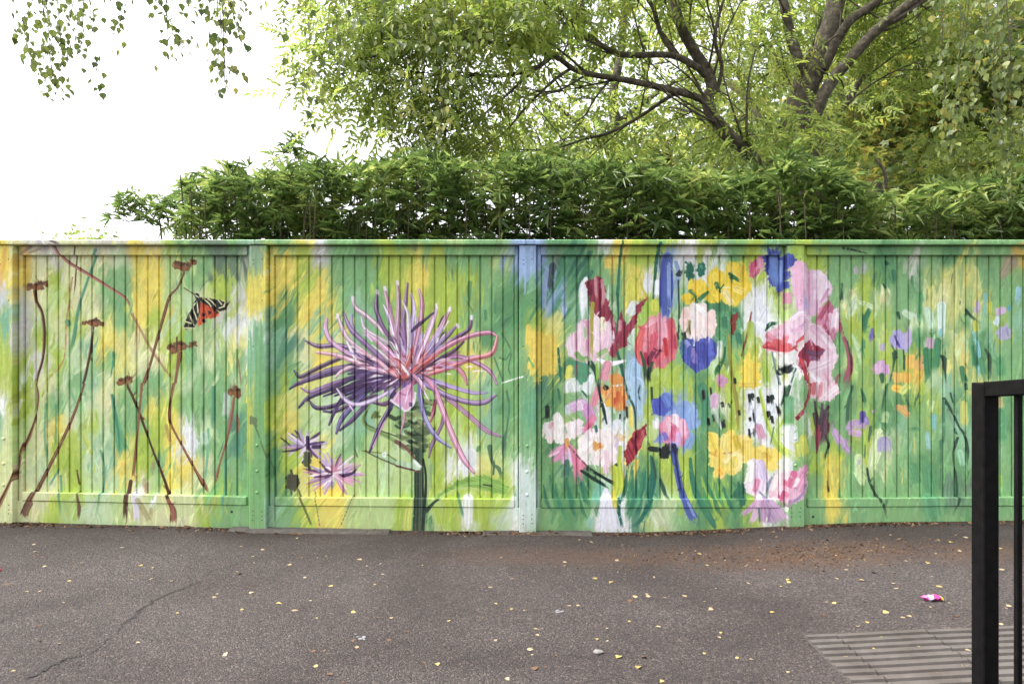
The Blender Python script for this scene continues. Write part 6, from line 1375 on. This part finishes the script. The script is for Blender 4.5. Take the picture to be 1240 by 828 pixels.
spots = [(148, 664, 'cream'), (161, 628, 'cream'), (170, 686, 'yellow'), (185, 688, 'yellow'), (208, 703, 'cream'), (263, 718, 'cream'), (160, 702, 'yellow'), (183, 701, 'cream'), (215, 742, 'yellow'), (304, 717, 'cream'), (290, 694, 'yellow'), (292, 661, 'yellow'), (306, 673, 'cream'), (350, 683, 'cream'), (376, 727, 'cream'), (383, 749, 'yellow'), (382, 807, 'yellow'), (42, 668, 'cream'), (41, 659, 'cream'), (84, 704, 'yellow'), (16, 813, 'cream'), (395, 673, 'green'),
         (293, 738, 'yellow'), (48, 716, 'cream'), (77, 730, 'cream'), (435, 677, 'cream'), (454, 706, 'yellow'), (511, 683, 'yellow'), (428, 741, 'yellow'), (474, 747, 'cream'), (432, 783, 'cream'), (594, 711, 'cream'), (600, 731, 'yellow'), (619, 738, 'yellow'), (627, 709, 'brown'), (635, 740, 'yellow'), (607, 675, 'cream'), (684, 681, 'cream'), (685, 686, 'cream'), (747, 678, 'cream'), (740, 706, 'yellow'), (720, 702, 'yellow'), (783, 720, 'cream'), (735, 761, 'cream'), (762, 753, 'yellow'), (797, 759, 'cream'), (723, 774, 'yellow'), (735, 776, 'cream'), (749, 795, 'yellow'), (773, 807, 'yellow'), (644, 792, 'cream'), (661, 807, 'brown'), (642, 786, 'cream'), (649, 762, 'cream'), (700, 735, 'cream'), (689, 735, 'cream'), (702, 654, 'yellow'), (716, 656, 'cream'), (785, 723, 'cream'), (805, 724, 'cream'),
         (878, 678, 'cream'), (856, 684, 'cream'), (926, 690, 'cream'), (946, 711, 'yellow'), (853, 729, 'yellow'), (829, 722, 'cream'), (935, 742, 'yellow'), (873, 766, 'yellow'), (853, 790, 'yellow'), (910, 798, 'cream'), (906, 707, 'cream'), (867, 713, 'cream'), (1000, 658, 'yellow'), (1013, 672, 'yellow'), (1025, 689, 'cream'), (1043, 702, 'cream'), (1013, 700, 'cream'), (1072, 740, 'yellow'), (1050, 753, 'yellow'), (1010, 730, 'yellow'), (1001, 729, 'cream'), (1093, 746, 'cream'), (1101, 745, 'cream'), (1039, 758, 'cream'), (1058, 692, 'green'), (1128, 697, 'cream'), (1097, 679, 'cream'), (1133, 671, 'cream'), (1078, 648, 'cream'), (1162, 668, 'cream'), (1138, 709, 'yellow'), (1082, 705, 'cream'), (1085, 711, 'cream'), (1150, 728, 'cream'), (1158, 744, 'brown'), (998, 657, 'cream'), (1113, 786, 'green'), (1069, 776, 'green'), (1058, 794, 'cream'), (1058, 789, 'yellow'), (1025, 801, 'yellow'), (1076, 825, 'cream'), (1168, 811, 'yellow'), (1172, 790, 'cream'), (1127, 733, 'yellow'), (1212, 754, 'cream'), (1219, 735, 'cream'), (1213, 690, 'cream'), (1212, 665, 'yellow'), (1236, 711, 'cream')]
for _ in range(75):
    x = R.uniform(0, 1240); y = 650 + 175 * R.random() ** 1.6
    spots.append((x, y, R.choice(['cream', 'cream', 'yellow', 'brown', 'brown'])))
bays = [(-1.77, 'moth bay'), (.11, 'dahlia bay'), (1.98, 'tulip bay'), (9, 'plain meadow bay')]
wr = ground_px(1129, 725); stn = ground_px(725, 790)
DESC = {'cream': 'pale cream curled fallen leaf', 'yellow': 'bright yellow fallen leaf', 'brown': 'dry brown fallen leaf', 'green': 'fallen leaf still green'}
for x, y, c in spots:
    q = ground_px(x, y); z = gh(q.x, q.y)
    on_slab = 1.29 < q.x < 2.63 and q.y < 3.13
    o = link('fallen_leaf', R.choice(LM[c]), None, (q.x, q.y, z + (.0125 if on_slab else .0005)))
    s = R.choice([.6, .8, 1, 1, 1.25]) * R.uniform(.019, .030); o.scale = (s, s, s * R.uniform(.5, 1.1)); o.rotation_euler = (R.gauss(0, .12), R.gauss(0, .12), R.uniform(0, 6.28))
    bay = [n_ for lim, n_ in bays if q.x < lim][0]
    if on_slab: where = 'on the ribbed paving'
    elif (q - wr).length < .28: where = 'beside the pink sweet wrapper'
    elif (q - stn).length < .25: where = 'near the flat grey stone'
    elif abs(q.x - 1.75) < .9 and abs(q.y - 4.28) < .3: where = 'on the rusty litter patch'
    elif q.y > 4.45: where = 'on asphalt close to the fence below the ' + bay
    else: where = 'out on the open asphalt facing the ' + bay
    tag(o, DESC[c] + ' ' + where, 'leaf', c + ' leaves ' + where)
# crumbled litter: too small and too many to count
LITM = leaf_mat('leaf_litter', [(.1, (.03, .016, .009)), (.4, (.085, .045, .022)), (.7, (.17, .10, .055)), (.92, (.32, .24, .14))], .1, 6, .8, 1)
pos = []
for _ in range(7500):
    u = R.random()
    if u < .40:
        x = R.uniform(-3.9, 4.2) if R.random() < .5 else R.choice([-3.45, -3.3, -1.85, -1.6, -.3, .2, .9, 1.4, 2.1, 2.6]) + R.gauss(0, .14); y = 4.885 - abs(R.gauss(0, .045))
    elif u < .80:
        x = R.gauss(1.75, .55); y = R.gauss(4.27, .15)
    elif u < .93:
        x = R.gauss(.9, 1.1); y = R.gauss(4.4, .2)
    else:
        x = R.uniform(-3.5, 3.8); y = R.uniform(2.6, 4.8)
    if y > 4.91: continue
    pos.append((x, y, gh(x, y) + .003))
pos = np.array(pos); m = len(pos)
a = NR.uniform(0, 6.28, m); tilt = NR.normal(0, .35, (m, 2))
dirs = np.stack([np.cos(a), np.sin(a), tilt[:, 0]], 1)
Mx = frames(m, dirs, 0, .02)
chip = ([(-.5, 0, 0), (-.1, .3, .08), (.5, .05, .03), (.05, -.28, .1)], [(0, 1, 2), (0, 2, 3)])
V, F = scatter(chip[0], chip[1], pos, Mx, (NR.gamma(2.0, .0042, m) + .005) * np.where(pos[:, 1] > 4.75, 1.5, .74))
lit = link('leaf_litter', np_mesh('leaf_litter', V, F, LITM)); tag(lit, 'crumbled brown leaf litter along the fence foot and on the rusty patch', 'litter', kind='stuff')
# crumpled sweet wrapper
def wrapper():
    vs, fs = [], []; nx_, ny_ = 11, 7; r = random.Random(4)
    for sgn in (1, -1):
        for i in range(nx_):
            for j in range(ny_):
                u, v = i / (nx_ - 1) - .5, j / (ny_ - 1) - .5
                w = 1 - .45 * max(0, abs(u) * 2 - .75) / .25 + (.25 * max(0, abs(u) * 2 - .9) / .1)
                h = (max(0, .25 - v * v) ** .5) * (1 - (abs(u) * 2) ** 4) * .034 * sgn
                vs.append((u * .105 + r.gauss(0, .0015), v * .046 * w + .006 * math.sin(u * 9), .017 + h + r.gauss(0, .003)))
        o = 0 if sgn == 1 else nx_ * ny_
        for i in range(nx_ - 1):
            for j in range(ny_ - 1):
                q = (o + i * ny_ + j, o + (i + 1) * ny_ + j, o + (i + 1) * ny_ + j + 1, o + i * ny_ + j + 1); fs.append(q if sgn == 1 else q[::-1])
    return vs, fs
m, nt, b = new_mat('wrapper_foil')
tc = nt.nodes.new('ShaderNodeTexCoord'); sp = nt.nodes.new('ShaderNodeSeparateXYZ'); nt.links.new(tc.outputs['Object'], sp.inputs[0])
cc = ramp(nt, mathn(nt, 'MULTIPLY_ADD', sp.outputs[0], 9.0, .5), [(.0, (.46, .04, .22)), (.22, (.52, .06, .27)), (.3, (.55, .45, .62)), (.5, (.66, .55, .66)), (.56, (.50, .05, .25)), (.84, (.46, .04, .23)), (.88, (.75, .5, .05))])
nt.links.new(cc, b.inputs['Base Color']); b.inputs['Roughness'].default_value = .3; b.inputs['Metallic'].default_value = .25
q = ground_px(1129, 725)
wv, wf = wrapper()
w_ = link('sweet_wrapper', mesh('sweet_wrapper', wv, wf, m), None, (q.x, q.y, gh(q.x, q.y))); w_.scale = (.88, .88, .8); w_.rotation_euler = (0, 0, -.12); tag(w_, 'crumpled pink foil sweet wrapper with a yellow end lying on the asphalt', 'wrapper')
# small grey stone, red scrap and a white splash
def pebble(seed, sx, sy, sz, mat, name):
    bm = bmesh.new(); bmesh.ops.create_icosphere(bm, subdivisions=2, radius=1); r = random.Random(seed)
    for v in bm.verts:
        k = 1 + .16 * math.sin(v.co.x * 3 + seed) + .12 * math.sin(v.co.y * 4 + 1) + r.uniform(-.05, .05)
        v.co = Vector((v.co.x * sx * k, v.co.y * sy * k, max(v.co.z, -.6) * sz * k + sz * .55))
    me = bpy.data.meshes.new(name); bm.to_mesh(me); bm.free(); me.materials.append(mat); return me
q = ground_px(725, 790); o = link('stone', pebble(3, .022, .016, .009, plain('grey_stone', (.20, .185, .175), .85, .3, 80, bmp=.4), 'stone'), None, (q.x, q.y, gh(q.x, q.y))); tag(o, 'flat grey stone lying on the asphalt among yellow leaves', 'stone')
q = ground_px(-2, 691); o = link('plastic_scrap', pebble(8, .016, .012, .010, plain('red_plastic', (.35, .02, .03), .4), 'plastic_scrap'), None, (q.x, q.y, gh(q.x, q.y))); tag(o, 'crumpled scrap of dark red plastic on the asphalt', 'plastic')
SPL = plain('chalky_white', (.20, .20, .21), .8)
for (sx, sy, n, rad) in ((440, 772, 9, .035), (676, 742, 6, .02)):
    c0 = ground_px(sx, sy); r = random.Random(sx); bm = bmesh.new()
    for k in range(n):
        cx, cy = c0.x + r.gauss(0, rad * .55), c0.y + r.gauss(0, rad * .4); rr = r.uniform(.003, .010)
        ring = [bm.verts.new((cx - c0.x + math.cos(t) * rr * r.uniform(.7, 1.3), cy - c0.y + math.sin(t) * rr * r.uniform(.7, 1.3), gh(cx, cy) - c0.z + .003 + k * .0001)) for t in np.linspace(0, 6.28, 9)[:-1]]
        bm.faces.new(ring)
    me = bpy.data.meshes.new('splash'); bm.to_mesh(me); bm.free(); me.materials.append(SPL)
    link('splash', me, ground, c0)
